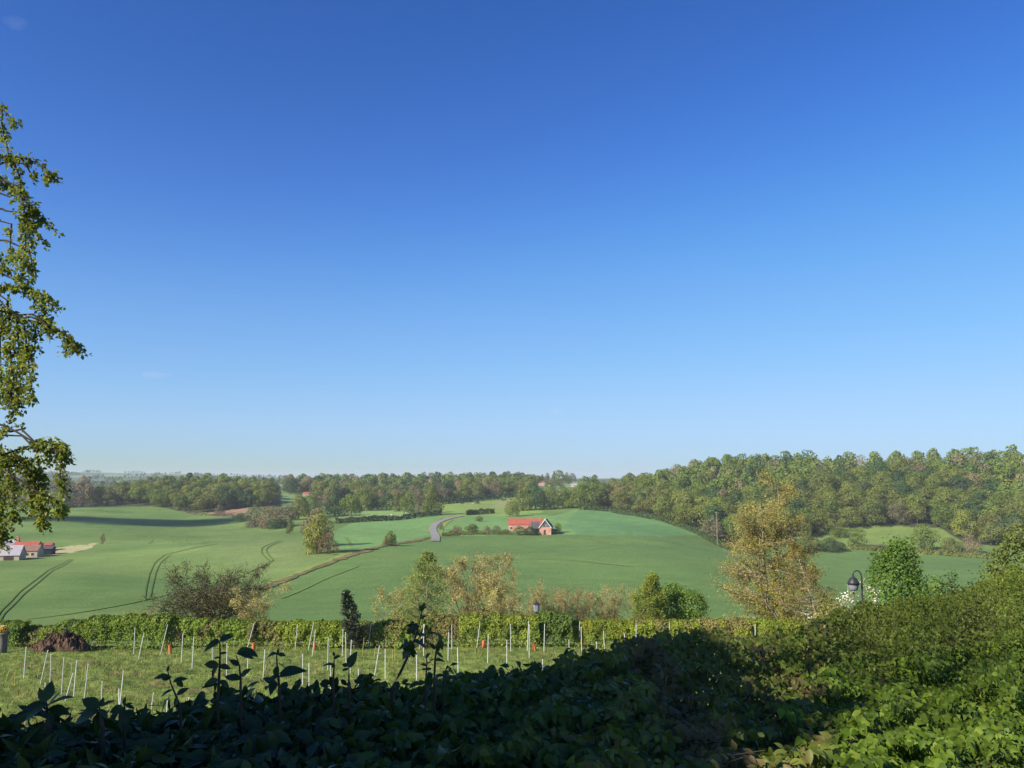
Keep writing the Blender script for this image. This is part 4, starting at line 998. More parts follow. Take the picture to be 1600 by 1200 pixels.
HS = [('green hedge section at the far left, behind the stone planter', -60, 40, 966, 970, 0, 5600, 0, 3), ('low brownish hedge section behind the left end of the soil heap', 32, 92, 976, 978, 2, 3600, 0, 0),
      ('bushy bright green hedge section behind the soil heap', 84, 142, 974, 970, 0, 4600, 4, 3), ('tall bright green hedge section right of the soil heap', 136, 268, 962, 962, 0, 10500, 2, None),
      ('yellowish green hedge section below the wide dark shrub', 258, 400, 963, 968, 0, 9500, 0, 2), ('brown-leaved hedge section between two yellow-green ones', 392, 458, 969, 971, 2, 4200, 0, 1),
      ('bright yellow-green hedge section left of the slim evergreen', 450, 548, 969, 969, 1, 7000, 0, None), ('brownish hedge section between the slim evergreen and the birch', 540, 662, 972, 964, 2, 7600, 0, 0),
      ('rough brown-green hedge section below the pale-stemmed tan tree', 654, 726, 962, 962, 2, 5200, 2, 3), ('bushy green hedge section left of the small lantern', 718, 842, 960, 962, 0, 9000, 2, 3),
      ('dark green domed shrub in the hedge, right of the small lantern', 836, 894, 962, 964, 3, 5200, 9, None), ('green hedge section below the straw thickets', 886, 992, 967, 967, 0, 7200, 0, 1),
      ('yellow-topped hedge section below the weeping shrub', 984, 1092, 966, 968, 1, 6400, 0, 2), ('low yellow-brown hedge section left of the golden tree foot', 1086, 1170, 966, 966, 2, 4600, 0, 1),
      ('yellow-green hedge section at the golden tree foot', 1162, 1262, 967, 966, 1, 5600, 0, 0), ('green hedge section right of the golden tree, half behind foreground leaves', 1254, 1420, 966, 960, 0, 6000, 0, 2)]
for i, (lab, x0, x1, t0, t1, kd, n, dm, mk) in enumerate(HS): hedge_section(lab, x0, x1, t0, t1, kd, n, dome=dm, seed=60+i, mixk=mk, D=45.3+(i % 3)*0.35)
# right-hand garden shrubs, nearer than the hedge
GR = 'shrubs and trees at the right, behind the foreground hedge'
near_tree('blossom_shrub', 'white-flowering shrub right of the hanging lantern', 'shrub', 1370, 878, 23, [(0, 22), (.4, 25), (.75, 18), (1, 5)], f_blossom, m_bark, 60, 3600, 0.052, 0.06, 51, GR, ang=1.0, n2=7, tr=0.03, stems=4, spread=0.25)
near_tree('blossom_shrub', 'sparser white-flowering shrub left of the hanging lantern', 'shrub', 1326, 898, 24, [(0, 20), (.5, 20), (1, 4)], f_blossom, m_bark, 44, 1500, 0.050, 0.07, 52, GR, ang=1.0, n2=7, tr=0.03, stems=4, spread=0.3)
dense_shrub('green_tree', 'leafy green tree right of the white-flowering shrub', 'tree', 1412, 846, 27, 124, f_bright, 11500, 0.085, (0.4, 0.1, 16, 'round'), 53, GR)
dense_shrub('dark_shrub', 'pointed dark evergreen shrub, left of the two by the cream shrub', 'shrub', 1490, 886, 24, 52, FM['dark'], 2600, 0.065, (0.3, 0, 12, 'cone'), 54, GR)
dense_shrub('dark_shrub', 'dark evergreen shrub touching the cream shrub on its left', 'shrub', 1524, 890, 22, 54, f_holly, 2600, 0.06, (0.3, 0, 12, 'round'), 55, GR)
dense_shrub('low_green_shrub', 'low deep green shrub between the leafy tree and the dark evergreens', 'shrub', 1462, 892, 25, 70, f_h[3], 4200, 0.07, (0.4, 0, 12, 'round'), 56, GR)
near_tree('cream_shrub', 'cream and yellow feathery shrub near the right edge', 'shrub', 1552, 872, 20, [(0, 34), (.5, 40), (1, 10)], f_cream, m_bark, 70, 8000, 0.055, 0.06, 57, GR, ang=0.9, n2=7, tr=0.03, stems=5, spread=0.35)
dense_shrub('olive_tree', 'large olive green tree cut by the right edge', 'tree', 1598, 818, 22, 120, FM['olive'], 9000, 0.075, (0.4, 0, 16, 'round'), 58, GR)
dense_shrub('green_shrub', 'mid green shrub under the olive tree at the right edge', 'shrub', 1590, 884, 19, 70, f_bright, 5200, 0.06, (0.4, 0, 12, 'round'), 59, GR)
dense_shrub('low_green_shrub', 'low brownish green shrub at the foot of the hanging lantern', 'shrub', 1300, 935, 24, 70, f_h[2], 4200, 0.06, (0.4, 0, 12, 'round'), 60, GR)

# ------------------------------------------------------------------ lamps
m_iron = plain('black_iron', (.022, .024, .024), (.035, .036, .035), 8, 0.5, 0.4)
m_lglass = plain('frosted_lamp_glass', (.26, .27, .31), (.20, .21, .24), 4, 0.25, 0.5)
p = base_of(1349, 20); zt = at(1349, 891, 20)[2]-p[2]; s20 = 20/F
t = thing('lamp_post', 'black crook lamp post with hanging lantern at the right', 'lamp', p)
b = MB(); b.tube([(0, 0, -.3), (0, 0, zt*.5), (0, 0, zt-.16)], [.034, .027, .022], 8); b.lathe([(.09, -.1), (.09, .25), (.06, .35), (.045, .4)], (0, 0, 0), 10); b.build('post', m_iron, t)
a = np.linspace(0, pi, 12); R_h = 7.0*s20
b = MB(); b.tube([(-R_h+R_h*cos(q), 0, zt-.16+sin(q)*.15) for q in a]+[(-2*R_h+.02, 0, zt-.22), (-2*R_h+.05, 0, zt-.25)], .016, 6); b.build('crook', m_iron, t)
lx = -13*s20; zc = at(1336, 911, 20)[2]-p[2]
ln = thing('lantern', 'lantern', None, (lx, 0, zc)); ln.parent = t; del ln['label']
MB().lathe([(0, .20), (.02, .20), (.025, .15), (.05, .13), (.09, .09), (.125, .02), (.135, -.03), (.12, -.03), (0, .04)], (0, 0, 0), 20).build('lamp_shade', m_iron, ln, True)
MB().lathe([(.115, -.03), (.112, -.08), (.10, -.13), (.075, -.165), (.03, -.18), (0, -.18)], (0, 0, 0), 20).build('glass_bowl', m_lglass, ln, True)
b = MB(); b.tube([(0, 0, .19), (.01, 0, (zt-.25)-zc)], .008, 5); b.build('hanger', m_iron, ln)
p = base_of(838, 46.2); zt = at(838, 938, 46.2)[2]-p[2]; k = 46/F
t = thing('lamp_post', 'small grey lantern on a post above the hedge, before straw thickets', 'lamp', p)
MB().tube([(0, 0, -.2), (0, 0, zt-.62)], .05, 8).build('post', m_iron, t)
b = MB(); b.lathe([(0, zt), (.03, zt-.02), (.05, zt-.07), (.16, zt-.16), (.20, zt-.22), (0, zt-.22)], (0, 0, 0), 6); b.build('lamp_shade', m_iron, t)
b = MB(); b.lathe([(.17, zt-.22), (.12, zt-.58), (.06, zt-.62), (0, zt-.62)], (0, 0, 0), 6); b.build('glass_pane', m_lglass, t)

# ------------------------------------------------------------------ the young plantation
m_cane = plain('galvanised_stake', (.60, .61, .58), (.48, .50, .47), 6, 0.5, 0.4)
m_canetop = plain('stake_tip', (.70, .70, .66), (.6, .6, .56), 6, 0.6, 0.3)
m_tube_o = plain('orange_plastic_guard', (.52, .16, .065), (.44, .13, .05), 5, 0.5, 0.3)
m_yel = plain('yellow_bamboo', (.50, .42, .12), (.40, .33, .10), 5, 0.7, 0.2)
STK = [(41,1011,37,1060),(75,1016,63,1070),(80,1022,78,1076),(100,1028,96,1085),(114,1052,102,1095),(120,1032,115,1090),(138,1038,131,1098),(160,1065,158,1104),(193,1048,187,1106),(186,1076,186,1106),
 (71,1067,69,1115),(211,981,209,1022),(225,989,216,1032),(262,976,251,1022),(286,990,283,1036),(303,995,300,1045),(332,1004,332,1052),(355,1005,354,1055),(397,974,385,1018),(388,1015,386,1060),(240,1083,236,1112),
 (262,1090,260,1122),(295,1090,293,1122),(465,976,461,1016),(490,973,482,1015),(493,984,488,1024),(513,996,512,1047),(536,984,535,1026),(540,988,541,1044),(549,1000,547,1052),(580,973,575,1013),(593,1009,585,1058),
 (602,1014,602,1062),(664,975,655,1014),(662,975,662,1026),(701,988,700,1033),(706,976,706,1017),(750,973,745,1012),(763,991,762,1036),(798,975,798,1018),(792,1000,792,1040),(715,1012,716,1058),(651,1018,651,1066),
 (473,1022,473,1070),(483,1036,483,1080),(517,1040,517,1086),(560,1045,561,1088),(414,1015,411,1062),(826,971,824,1017),(827,976,827,1028),(851,975,850,1018),(906,971,904,1012),(908,980,909,1020),(889,1000,890,1042),
 (932,1003,933,1040),(943,986,945,1022),(976,990,976,1024),(977,972,977,1012),(994,976,994,1014),(1046,973,1046,1014),(1111,973,1111,1012),(1180,976,1180,1013),(848,1030,848,1070),(1092,968,1092,1012)]
def lean_word(dx, L):
    k = dx/max(L, 1)
    return 'upright' if abs(k) < .06 else ('leaning right' if k > .16 else 'tilted right' if k > 0 else 'tilted left')
rowsS = {}
items = []
for (x0, y0, x1, y1) in STK:
    pb = place(x1, y1); items.append((x0, y0, x1, y1, pb))
def rowname(D): return 'front' if D < 32 else 'middle' if D < 38.5 else 'back'
for it in items: rowsS.setdefault(rowname(it[4][1]), []).append(it)
for rn, L in rowsS.items():
    L.sort(key=lambda q: q[0])
    for i, (x0, y0, x1, y1, pb) in enumerate(L):
        tp = at(x0, y0, pb[1]+rng.uniform(-.15, .15)); d = tp-pb
        t = thing('stake', f"pale grey stake, {lean_word(x0-x1, y1-y0)}, {ordinal(i+1)} from left in the {rn} rows of the plantation", 'stake', pb, 0, 'stakes of the young plantation')
        b = MB(); b.tube([-d*.12, d*.5, d*.985], [.017, .017, .016], 8); b.build('shaft', m_cane, t)
        b = MB(); b.tube([d*.985, d*1.0], [.021, .017], 8); b.build('cap', m_canetop, t)
for i, (x0, y0, x1, y1, lab) in enumerate([(265, 1007, 266, 1021, 'orange guard tube right of the long leaning stake on the left'), (396, 1004, 396, 1018, 'orange guard tube beside a leaning stake behind the dark shoots'),
     (492, 1003, 491, 1016, 'orange guard tube beside the two leaning stakes left of the evergreen'), (583, 1000, 587, 1011, 'tilted orange guard tube right of the slim evergreen'),
     (666, 1000, 665, 1012, 'orange guard tube behind the tall dark shoot'), (756, 1000, 755, 1012, 'orange guard tube in the middle of the back rows'), (833, 1004, 836, 1017, 'tilted orange guard tube beside the pair of tall stakes'),
     (911, 1000, 910, 1012, 'orange guard tube at the right, by crossing stakes'), (982, 1004, 981, 1014, 'orange guard tube half hidden by the foreground hedge')]):
    pb = place(x1, y1); d = at(x0, y0, pb[1])-pb
    t = thing('tree_guard', lab, 'tree guard', pb, 0, 'orange tree guards')
    b = MB(); b.tube([d*-.05, d*.5, d], [.075, .078, .075], 10, False); b.tube([d, d*-.05], [.069, .069], 10, False); b.build('sleeve', m_tube_o, t)
    b = MB(); b.tube(bezier_branch(rng, d*0, d, np.linalg.norm(d)*1.35, 4, .1), [.012, .01, .008, .006, .004], 5); b.build('sapling', m_twigmid, t)
for i, (x0, y0, x1, y1, lab) in enumerate([(113, 1034, 111, 1056, 'short yellow cane among the left stakes'), (129, 1042, 128, 1063, 'left one of a pair of short yellow canes'), (134, 1041, 133, 1063, 'right one of a pair of short yellow canes'),
     (569, 996, 566, 1024, 'yellow cane just right of the slim evergreen'), (587, 1010, 584, 1030, 'yellow cane below the tilted orange guard'), (617, 1010, 617, 1034, 'yellow cane left of the tall dark shoot'), (614, 1014, 613, 1035, 'yellow cane leaning on another left of the tall dark shoot'),
     (16, 1043, 9, 1065, 'slanting yellow cane at the far left'), (24, 1050, 23, 1073, 'straw cane at the far left with dry stalks'), (61, 1044, 59, 1060, 'short yellow cane right of the first stake'), (277, 1022, 274, 1038, 'slanting yellow cane right of the left guard tube'),
     (254, 1020, 252, 1031, 'short yellow cane at the foot of the long leaning stake')]):
    pb = place(x1, y1); d = at(x0, y0, pb[1])-pb
    o = MB().tube([d*-.1, d*.5, d], [.012, .012, .010], 6).build('cane', m_yel); o.location = pb; tag(o, lab, 'cane', 'yellow canes')
# soil heap, rust-red heap, planter
def heap(name, label, cat, px, py, wpx, hpx, mat, seed, dep=0.6, prof=1.0):
    p = place(px, py); k = p[1]/F; W, Hh = wpx*k, hpx*k; n = 90
    xs = np.linspace(-1, 1, n); ys = np.linspace(-1, 1, 44); X, Y = np.meshgrid(xs, ys)
    r2 = np.clip(1-(np.abs(X)**2.2+np.abs(Y)**2.2), 0, 1)
    Z = Hh*(r2**0.6)*(0.72+0.28*np.sin(X*2.6*prof+0.9))
    Z += (0.13*pnoise(X*W, Y*W*dep, 0.8, seed)+0.09*pnoise(X*W, Y*W*dep, 2.3, seed+1)+0.05*pnoise(X*W, Y*W*dep, 6.5, seed+2))*np.sqrt(r2)*Hh*1.6
    Z = np.where(r2 <= 0, -0.15, Z)
    V = np.stack([X*W/2, Y*W/2*dep, Z], -1).reshape(-1, 3); i = np.arange(44*n).reshape(44, n)
    o = obj(name, mesh(name, V, np.stack([i[:-1, :-1], i[:-1, 1:], i[1:, 1:], i[1:, :-1]], -1).reshape(-1, 4), mat)); o.location = p
    return tag(o, label, cat)
heap('soil_heap', 'dark brown heap of soil before the hedge at the left', 'heap', 92, 1016, 92, 24, plain('dug_soil', (.150, .095, .062), (.060, .040, .028), 3.5, 1.0, 0.05, bump=1.0), 3)
heap('rusty_heap', 'long low rust-red heap before the hedge, by the foreground leaves', 'heap', 1006, 994, 60, 18, plain('rusty_litter', (.30, .075, .040), (.14, .045, .03), 3.0, 0.9, 0.1, bump=0.8), 8)
p = place(3, 1020); k = p[1]/F
t = thing('planter', 'round grey stone planter with yellow flowers at the left edge', 'planter', p)
MB().lathe([(0, 0), (.20, 0), (.22, .05), (.20, .5), (.24, .85), (.27, .9), (.27, .95), (.22, .95), (.2, .88), (0, .88)], (0, 0, 0), 18).build('pot', plain('grey_stone', (.20, .18, .16), (.13, .12, .11), 4, 0.95, 0.1, bump=.4), t, True)
Pq = unit(rng.normal(size=(700, 3)))*rng.random((700, 1))**.5*np.array((.22, .22, .18))+np.array((0, 0, 1.08)); V, Q = cards(Pq, rng.normal(size=(700, 3)), .13, .8)
obj('bloom', mesh('bloom', V, Q, foliage('yellow_petal', [(.42, .34, .06), (.75, .58, .12), (.80, .70, .35)], trans=.3)), t)
# rough grass and weeds
def tufts(name, label, n, cols, hgt, wid, seed, dens=None):
    r = np.random.default_rng(seed); m = n*3
    D = r.uniform(20, 46.5, m); px = r.uniform(-60, 1330, m); u = (px-800)/F; X = u*D
    if dens is not None: k = dens(X, D, r)
    else: k = np.ones(m, bool)
    X, D = X[k][:n], D[k][:n]; m = len(X); Z = ground(X, D)
    h = hgt*r.uniform(.4, 1.5, m); a = r.uniform(0, 2*pi, m); lx = r.normal(size=m)*.45*h; ly = r.normal(size=m)*.45*h
    w_ = wid*r.uniform(.6, 1.5, m)
    V = np.stack([np.stack([X-np.cos(a)*w_, D-np.sin(a)*w_, Z-.01], 1), np.stack([X+np.cos(a)*w_, D+np.sin(a)*w_, Z-.01], 1), np.stack([X+lx, D+ly, Z+h], 1)], 1).reshape(-1, 3)
    o = obj(name, mesh(name, V, np.arange(m*3).reshape(-1, 3), foliage(name+'_blade', cols, trans=.3, scale=.5, var=.3)))
    return tag(o, label, kind='stuff')
tufts('grass', 'rough grass of the young plantation', 90000, [(.110, .155, .025), (.165, .210, .035), (.225, .250, .050)], .075, .014, 71)
tufts('weeds', 'dry weeds and cut twigs between the stakes', 9000, [(.14, .10, .05), (.24, .18, .09), (.33, .27, .13), (.15, .17, .05)], .20, .014, 72, lambda x, y, r: (pnoise(x, y, .16, 73)+.8*pnoise(x, y, .5, 74) > .55))
# ------------------------------------------------------------------ the hedge and shrubs right in front of the terrace
TOPX = [-120, 0, 60, 120, 180, 240, 300, 350, 400, 450, 500, 540, 600, 640, 700, 760, 800, 850, 900, 950, 990, 1030, 1070, 1130, 1200, 1260, 1300, 1340, 1400, 1450, 1500, 1550, 1600, 1720]
TOPY = [1142, 1138, 1142, 1140, 1142, 1130, 1122, 1102, 1088, 1084, 1086, 1074, 1082, 1078, 1068, 1058, 1050, 1044, 1030, 1018, 1004, 994, 988, 990, 994, 983, 965, 944, 934, 926, 914, 900, 886, 858]
DTX = [-120, 400, 800, 1000, 1200, 1400, 1600, 1720]
DTY = [3.0, 3.4, 4.4, 6.0, 8.2, 11.0, 13.0, 14.0]
DBY = [2.5, 2.7, 3.0, 3.2, 3.4, 3.6, 3.8, 3.9]
def fore_pos(px, t, jit, seed):
    """t: 0 foot of the picture .. 1 crest of the hedge; jit: depth into the foliage (m, positive = away)"""
    top = np.interp(px, TOPX, TOPY)+np.interp(px, [700, 1300], [2, 8])*pnoise(px/95., px*0, 0.9, 77)+4*pnoise(px/31., px*0, 0.9, 78); py = 1225+(top-1225)*t
    Dt = np.interp(px, DTX, DTY); Db = np.interp(px, DTX, DBY)
    D = Db+(Dt-Db)*t**1.5
    amp = np.interp(px, [600, 1300], [0.035, 0.075])
    D = D*(1+amp*pnoise(px/140., t*4, 0.9, seed)+0.6*amp*pnoise(px/60., t*9, 0.9, seed+1))+jit
    v = (600-py)/F; w_ = (px-800)/F; yc = CP-v*SP
    return np.stack([w_/yc*D, D, CAMZ+(SP+v*CP)/yc*D], 1)
def fore_shrub(name, label, cat, px0, px1, t0, t1, n, size, kind, mat, seed, group, axis_down=0.5, depth=0.35, twigs=60, mixk=None):
    r = np.random.default_rng(seed); mid = fore_pos(np.array([(px0+px1)/2.]), np.array([0.5]), np.zeros(1), seed)[0]
    c = np.array((mid[0], mid[1]+.4, float(ground(mid[0], mid[1]+.4))))
    t_ = thing(name, label, cat, c, 0, group)
    px = r.uniform(px0, px1, n); tt = t0+(t1-t0)*r.random(n)**0.9
    # ragged side borders
    edge = 26*pnoise(tt*3, tt*0+px0, 1.0, seed+3)
    px = np.where(px-px0 < 40, px+edge, px)
    P = fore_pos(px, tt, np.abs(r.normal(size=n))*depth*np.interp(px, DTX, DTY)/4.5, seed)
    # the crown behind the crest: the shrub has depth
    m = n//5; pxb = r.uniform(px0, px1, m); B = fore_pos(pxb, np.full(m, t1), np.zeros(m), seed)
    dd = r.random(m)*1.3; B[:, 1] += dd; B[:, 0] *= B[:, 1]/(B[:, 1]-dd); B[:, 2] -= 0.10*dd+0.55*np.clip(dd-.6, 0, 1)**1.3+r.random(m)*0.25
    if t1 > 0.95: P = np.vstack([P, B])
    k = len(P)
    up = np.stack([0.15*r.normal(size=k), -0.55+0.5*r.normal(size=k), 0.75+0.3*r.normal(size=k)], 1)+r.normal(size=(k, 3))*0.55
    ax = np.stack([r.normal(size=k)*0.8, -0.55+0.45*r.normal(size=k), -axis_down+0.55*r.normal(size=k)], 1)
    sz = size*r.uniform(0.55, 1.25, k)
    V, Q = leaves(P, ax, up, sz, kind)
    mats = [mat]; mi = None
    if mixk is not None:
        nf = len(TEMPL[kind][1]); mats = [mat, mixk]; pm = pnoise(P[:, 0], P[:, 2], 1.1, seed+9) > 0.55
        mi = np.repeat(pm.astype(int), nf)
    obj('foliage', mesh('foliage', V-c, Q, mats, True, mi=mi), t_)
    b = MB()
    for q in range(twigs):
        x = r.uniform(px0, px1); tq = t0+(t1-t0)*r.random()*.86; p = fore_pos(np.array([x]), np.array([tq]), np.array([0.3]), seed)[0]
        foot = np.array((p[0]+r.normal()*.1, p[1]+.3, float(ground(p[0], p[1]+.3))-.1)); mid_ = (p+foot)/2+r.normal(size=3)*.12
        tip = p+np.array((r.normal()*.08, -.06+r.normal()*.06, .04+r.random()*.06))
        b.tube(np.array([foot, mid_, p, tip])-c, [.010, .007, .0035, .0012], 5)
    b.build('stems', m_forestem, t_); return t_
m_forestem = plain('shrub_stem', (.075, .060, .038), (.045, .035, .022), 12, .9, .15)
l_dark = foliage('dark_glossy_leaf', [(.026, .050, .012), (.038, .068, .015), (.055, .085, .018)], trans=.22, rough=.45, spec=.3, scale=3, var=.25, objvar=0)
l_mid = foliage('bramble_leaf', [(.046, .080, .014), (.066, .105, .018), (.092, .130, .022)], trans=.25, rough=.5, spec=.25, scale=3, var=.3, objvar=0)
l_mix = foliage('mixed_hedge_leaf', [(.075, .105, .016), (.110, .145, .022), (.155, .180, .028), (.13, .095, .035)], trans=.3, rough=.5, spec=.25, scale=2, var=.3, objvar=0)
l_red = foliage('reddish_young_leaf', [(.13, .085, .035), (.15, .12, .04), (.10, .11, .035)], trans=.3, scale=2, objvar=0)
l_ivy = foliage('bright_heart_leaf', [(.055, .098, .010), (.100, .160, .015), (.165, .220, .024)], trans=.35, rough=.5, spec=.22, scale=2, var=.3, objvar=0)
l_top = foliage('olive_yellow_leaf', [(.062, .090, .013), (.102, .135, .019), (.165, .190, .030), (.070, .115, .018)], trans=.35, rough=.55, spec=.15, scale=1.2, var=.35, objvar=0)
EAVE = 5.45
GF = 'shrubs of the foreground hedge'
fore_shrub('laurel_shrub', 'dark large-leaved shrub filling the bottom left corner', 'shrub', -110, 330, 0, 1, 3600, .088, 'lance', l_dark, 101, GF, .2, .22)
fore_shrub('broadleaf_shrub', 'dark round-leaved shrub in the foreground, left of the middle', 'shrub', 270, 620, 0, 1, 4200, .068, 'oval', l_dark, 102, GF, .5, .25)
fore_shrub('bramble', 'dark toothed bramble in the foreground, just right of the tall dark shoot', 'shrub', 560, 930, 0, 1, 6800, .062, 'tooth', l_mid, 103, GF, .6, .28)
fore_shrub('mixed_hedge', 'dappled mixed hedge with some reddish leaves, right of the middle foreground', 'hedge', 870, 1300, 0, 1, 15000, .055, 'oval', l_mix, 104, GF, .5, .35, 140, l_red)
fore_shrub('ivy_hedge', 'sunlit heart-leaved hedge filling the bottom right corner', 'hedge', 1240, 1720, 0, .70, 22000, .047, 'heart', l_ivy, 105, GF, .75, .30, 60)
fore_shrub('privet_hedge', 'olive-yellow hedge crest rising to the right edge', 'hedge', 1230, 1720, .60, 1, 21000, .046, 'oval', l_top, 106, GF, .4, .6, 120)
fore_shrub('laurel_shrub', 'dark laurel continuing the hedge beyond the left edge of the view', 'shrub', -900, -90, 0, 1, 3600, .105, 'lance', l_dark, 107, GF, .2, .25)
fore_shrub('privet_hedge', 'leafy hedge continuing beyond the right edge of the view', 'hedge', 1700, 2300, 0, 1, 14000, .060, 'oval', l_top, 108, GF, .4, .4, 60)
# shoots standing above the hedge
def shoot(label, D, stem, lvs, kind, rad=.004, mat=l_dark, name='leafy_shoot'):
    """stem: sight points from foot to tip; lvs: (x, y, dx, dy, length) of each leaf in the photograph's measure"""
    S = np.array([at(x, y, D+0.03*i) for i, (x, y) in enumerate(stem)]); c = S[0]
    t = thing(name, label, 'shoot', c, 0, 'leafy shoots above the foreground hedge')
    foot = np.array((c[0]+.02, c[1]+.1, float(ground(c[0], c[1]+.1))))
    b = MB(); b.tube(np.vstack([[foot], S])-c, np.linspace(rad*1.7, rad*.5, len(S)+1), 6); b.build('stem', m_forestem, t)
    P = []; A = []; L = []
    for (x, y, dx, dy, ln) in lvs:
        p = at(x, y, D+rng.uniform(-.02, .05)); d = unit(np.array((dx, rng.uniform(-.4, .3)*abs(dx+dy+.01), -dy), float)); P.append(p); A.append(d); L.append(1.0*ln*D/F)
    P = np.array(P)-c; A = np.array(A); up = np.tile((0, -.55, .8), (len(P), 1))+rng.normal(size=(len(P), 3))*.25
    V, Q = leaves(P, A, up, np.array(L), kind); obj('leaves', mesh('leaves', V, Q, mat, True), t)
shoot('tall thorny dark shoot with jagged leaves, tallest above the hedge', 3.6, [(612, 1075), (625, 1052), (640, 1020), (648, 1000), (655, 975), (660, 952)],
      [(645, 1005, -1, .25, 26), (645, 1005, -.7, .9, 30), (646, 1004, -.2, 1, 26), (648, 1003, .9, .35, 24), (653, 978, -1, -.2, 22), (653, 978, -.85, .5, 22), (660, 953, .3, -1, 12), (660, 955, -.4, -.8, 11), (656, 968, .7, -.5, 12), (651, 990, .8, .1, 14)], 'maple', .0045, l_dark)
shoot('curling dark shoot right of the tallest shoot', 3.5, [(678, 1070), (679, 1050), (680, 1030), (682, 1012), (687, 1000), (684, 990), (676, 988)],
      [(679, 1032, 1, -.1, 16), (679, 1030, -.8, .2, 10), (680, 1015, -.7, -.9, 14), (681, 1012, .8, -.1, 12), (687, 1002, -.2, .9, 18), (687, 998, .3, .9, 18), (684, 990, .5, .8, 16), (678, 988, -.9, .2, 10), (681, 1020, .9, .4, 14)], 'tooth', .0035)
shoot('small dark shoot between the tallest and the curling one', 3.5, [(664, 1072), (666, 1050), (667, 1036), (666, 1024)], [(666, 1040, -.8, -.4, 9), (666, 1038, .8, -.5, 9), (666, 1030, -.5, -.9, 10), (666, 1028, .5, -.9, 10), (666, 1046, -1, -.1, 8), (666, 1046, 1, -.2, 9)], 'tooth', .003)
shoot('thin shoot with small round leaves right of the curling shoot', 3.7, [(692, 1080), (694, 1060), (697, 1045), (706, 1038)], [(694, 1056, -1, -.1, 15), (694, 1058, .7, .5, 10), (697, 1046, .4, -.9, 8), (704, 1040, .9, -.4, 12), (700, 1043, .6, .5, 10), (695, 1065, .9, .4, 13)], 'oval', .003)
shoot('tall leafy dark shoot left of the middle, with drooping leaves', 3.1, [(340, 1095), (342, 1070), (343, 1045), (344, 1020), (343, 1002)],
      [(343, 1004, -1, .35, 30), (343, 1003, -.5, -.15, 16), (343, 1002, 1, -.45, 24), (343, 1003, .5, -.5, 20), (343, 1022, .7, -.2, 12), (342, 1040, -.7, .95, 28), (342, 1038, -1, .0, 22), (342, 1040, .9, .1, 20), (342, 1062, -1, .2, 22), (342, 1064, .8, .45, 20), (342, 1066, -.6, .9, 18), (343, 1028, -.9, -.05, 10)], 'oval', .0042)
shoot('dark shoot with one long arched leaf, right of the tall drooping shoot', 3.1, [(376, 1085), (376, 1060), (374, 1040), (369, 1024)], [(370, 1022, .9, -.35, 24), (372, 1020, 1, .25, 26), (374, 1040, -.8, -.6, 18), (376, 1062, -1, -.2, 30), (376, 1058, .9, -.9, 20), (385, 1018, 1, .35, 20)], 'oval', .0035)
shoot('slender dark shoot with small leaves, left of the tall drooping shoot', 3.0, [(282, 1105), (274, 1085), (267, 1068), (262, 1048)], [(262, 1050, .1, -1, 10), (264, 1056, -1, 0, 22), (268, 1058, -.8, .1, 16), (270, 1066, .9, -.35, 22), (276, 1062, .6, .8, 16), (270, 1078, -.9, .35, 22), (276, 1086, .7, -.5, 20), (278, 1088, -.4, 1, 18)], 'oval', .0035)
shoot('dark shoot with a cluster of drooping leaves, nearest left of the middle', 3.2, [(437, 1085), (435, 1060), (433, 1040), (432, 1020)], [(433, 1022, -1, .15, 22), (433, 1022, 1, .1, 14), (433, 1024, .2, -1, 11), (434, 1035, -.8, .45, 18), (434, 1036, .75, .5, 18), (434, 1040, -.2, 1, 18), (436, 1058, .95, -.45, 40), (436, 1056, -.9, .3, 20), (436, 1052, .8, -.1, 16)], 'oval', .004)
shoot('two-leaved dark shoot with a bent leaf, left of the tallest shoot', 3.3, [(521, 1080), (521, 1056), (522, 1042), (522, 1026)], [(521, 1040, -1, -.15, 20), (518, 1036, .4, .6, 10), (522, 1030, .6, -.5, 11), (522, 1026, -.1, -1, 8), (521, 1036, -.4, .9, 9)], 'oval', .0035)
shoot('dark shoot with one broad upright leaf, left of the tallest shoot', 3.3, [(546, 1080), (545, 1058), (546, 1042)], [(545, 1044, .35, -.95, 26), (545, 1040, -.8, -.1, 12), (545, 1045, -.9, .1, 11), (545, 1036, -.3, -.8, 9)], 'oval', .0035)
shoot('leafy rosette rising at the bottom left, left one', 2.8, [(76, 1135), (74, 1112), (72, 1095)], [(72, 1096, .1, -1, 30), (72, 1098, -.6, -.9, 26), (73, 1104, .9, -.55, 44), (73, 1100, -.9, .1, 36), (74, 1104, .7, -.9, 28), (72, 1102, -1, .55, 40), (74, 1108, 1, .1, 34)], 'oval', .005)
shoot('leafy rosette rising at the bottom left, right one', 2.8, [(160, 1135), (158, 1116), (155, 1104)], [(156, 1106, -1, -.5, 34), (156, 1110, -1, .35, 44), (157, 1104, .3, -1, 14), (156, 1108, .6, .6, 20), (157, 1106, .8, -.6, 22), (156, 1112, -.3, .9, 24)], 'oval', .005)
shoot('short dark shoot right of the two leafy rosettes', 2.9, [(194, 1130), (195, 1112), (194, 1098)], [(194, 1102, 0, -1, 12), (194, 1106, -.8, .1, 22), (195, 1110, .9, .2, 24), (194, 1104, .6, -.4, 14)], 'oval', .004)
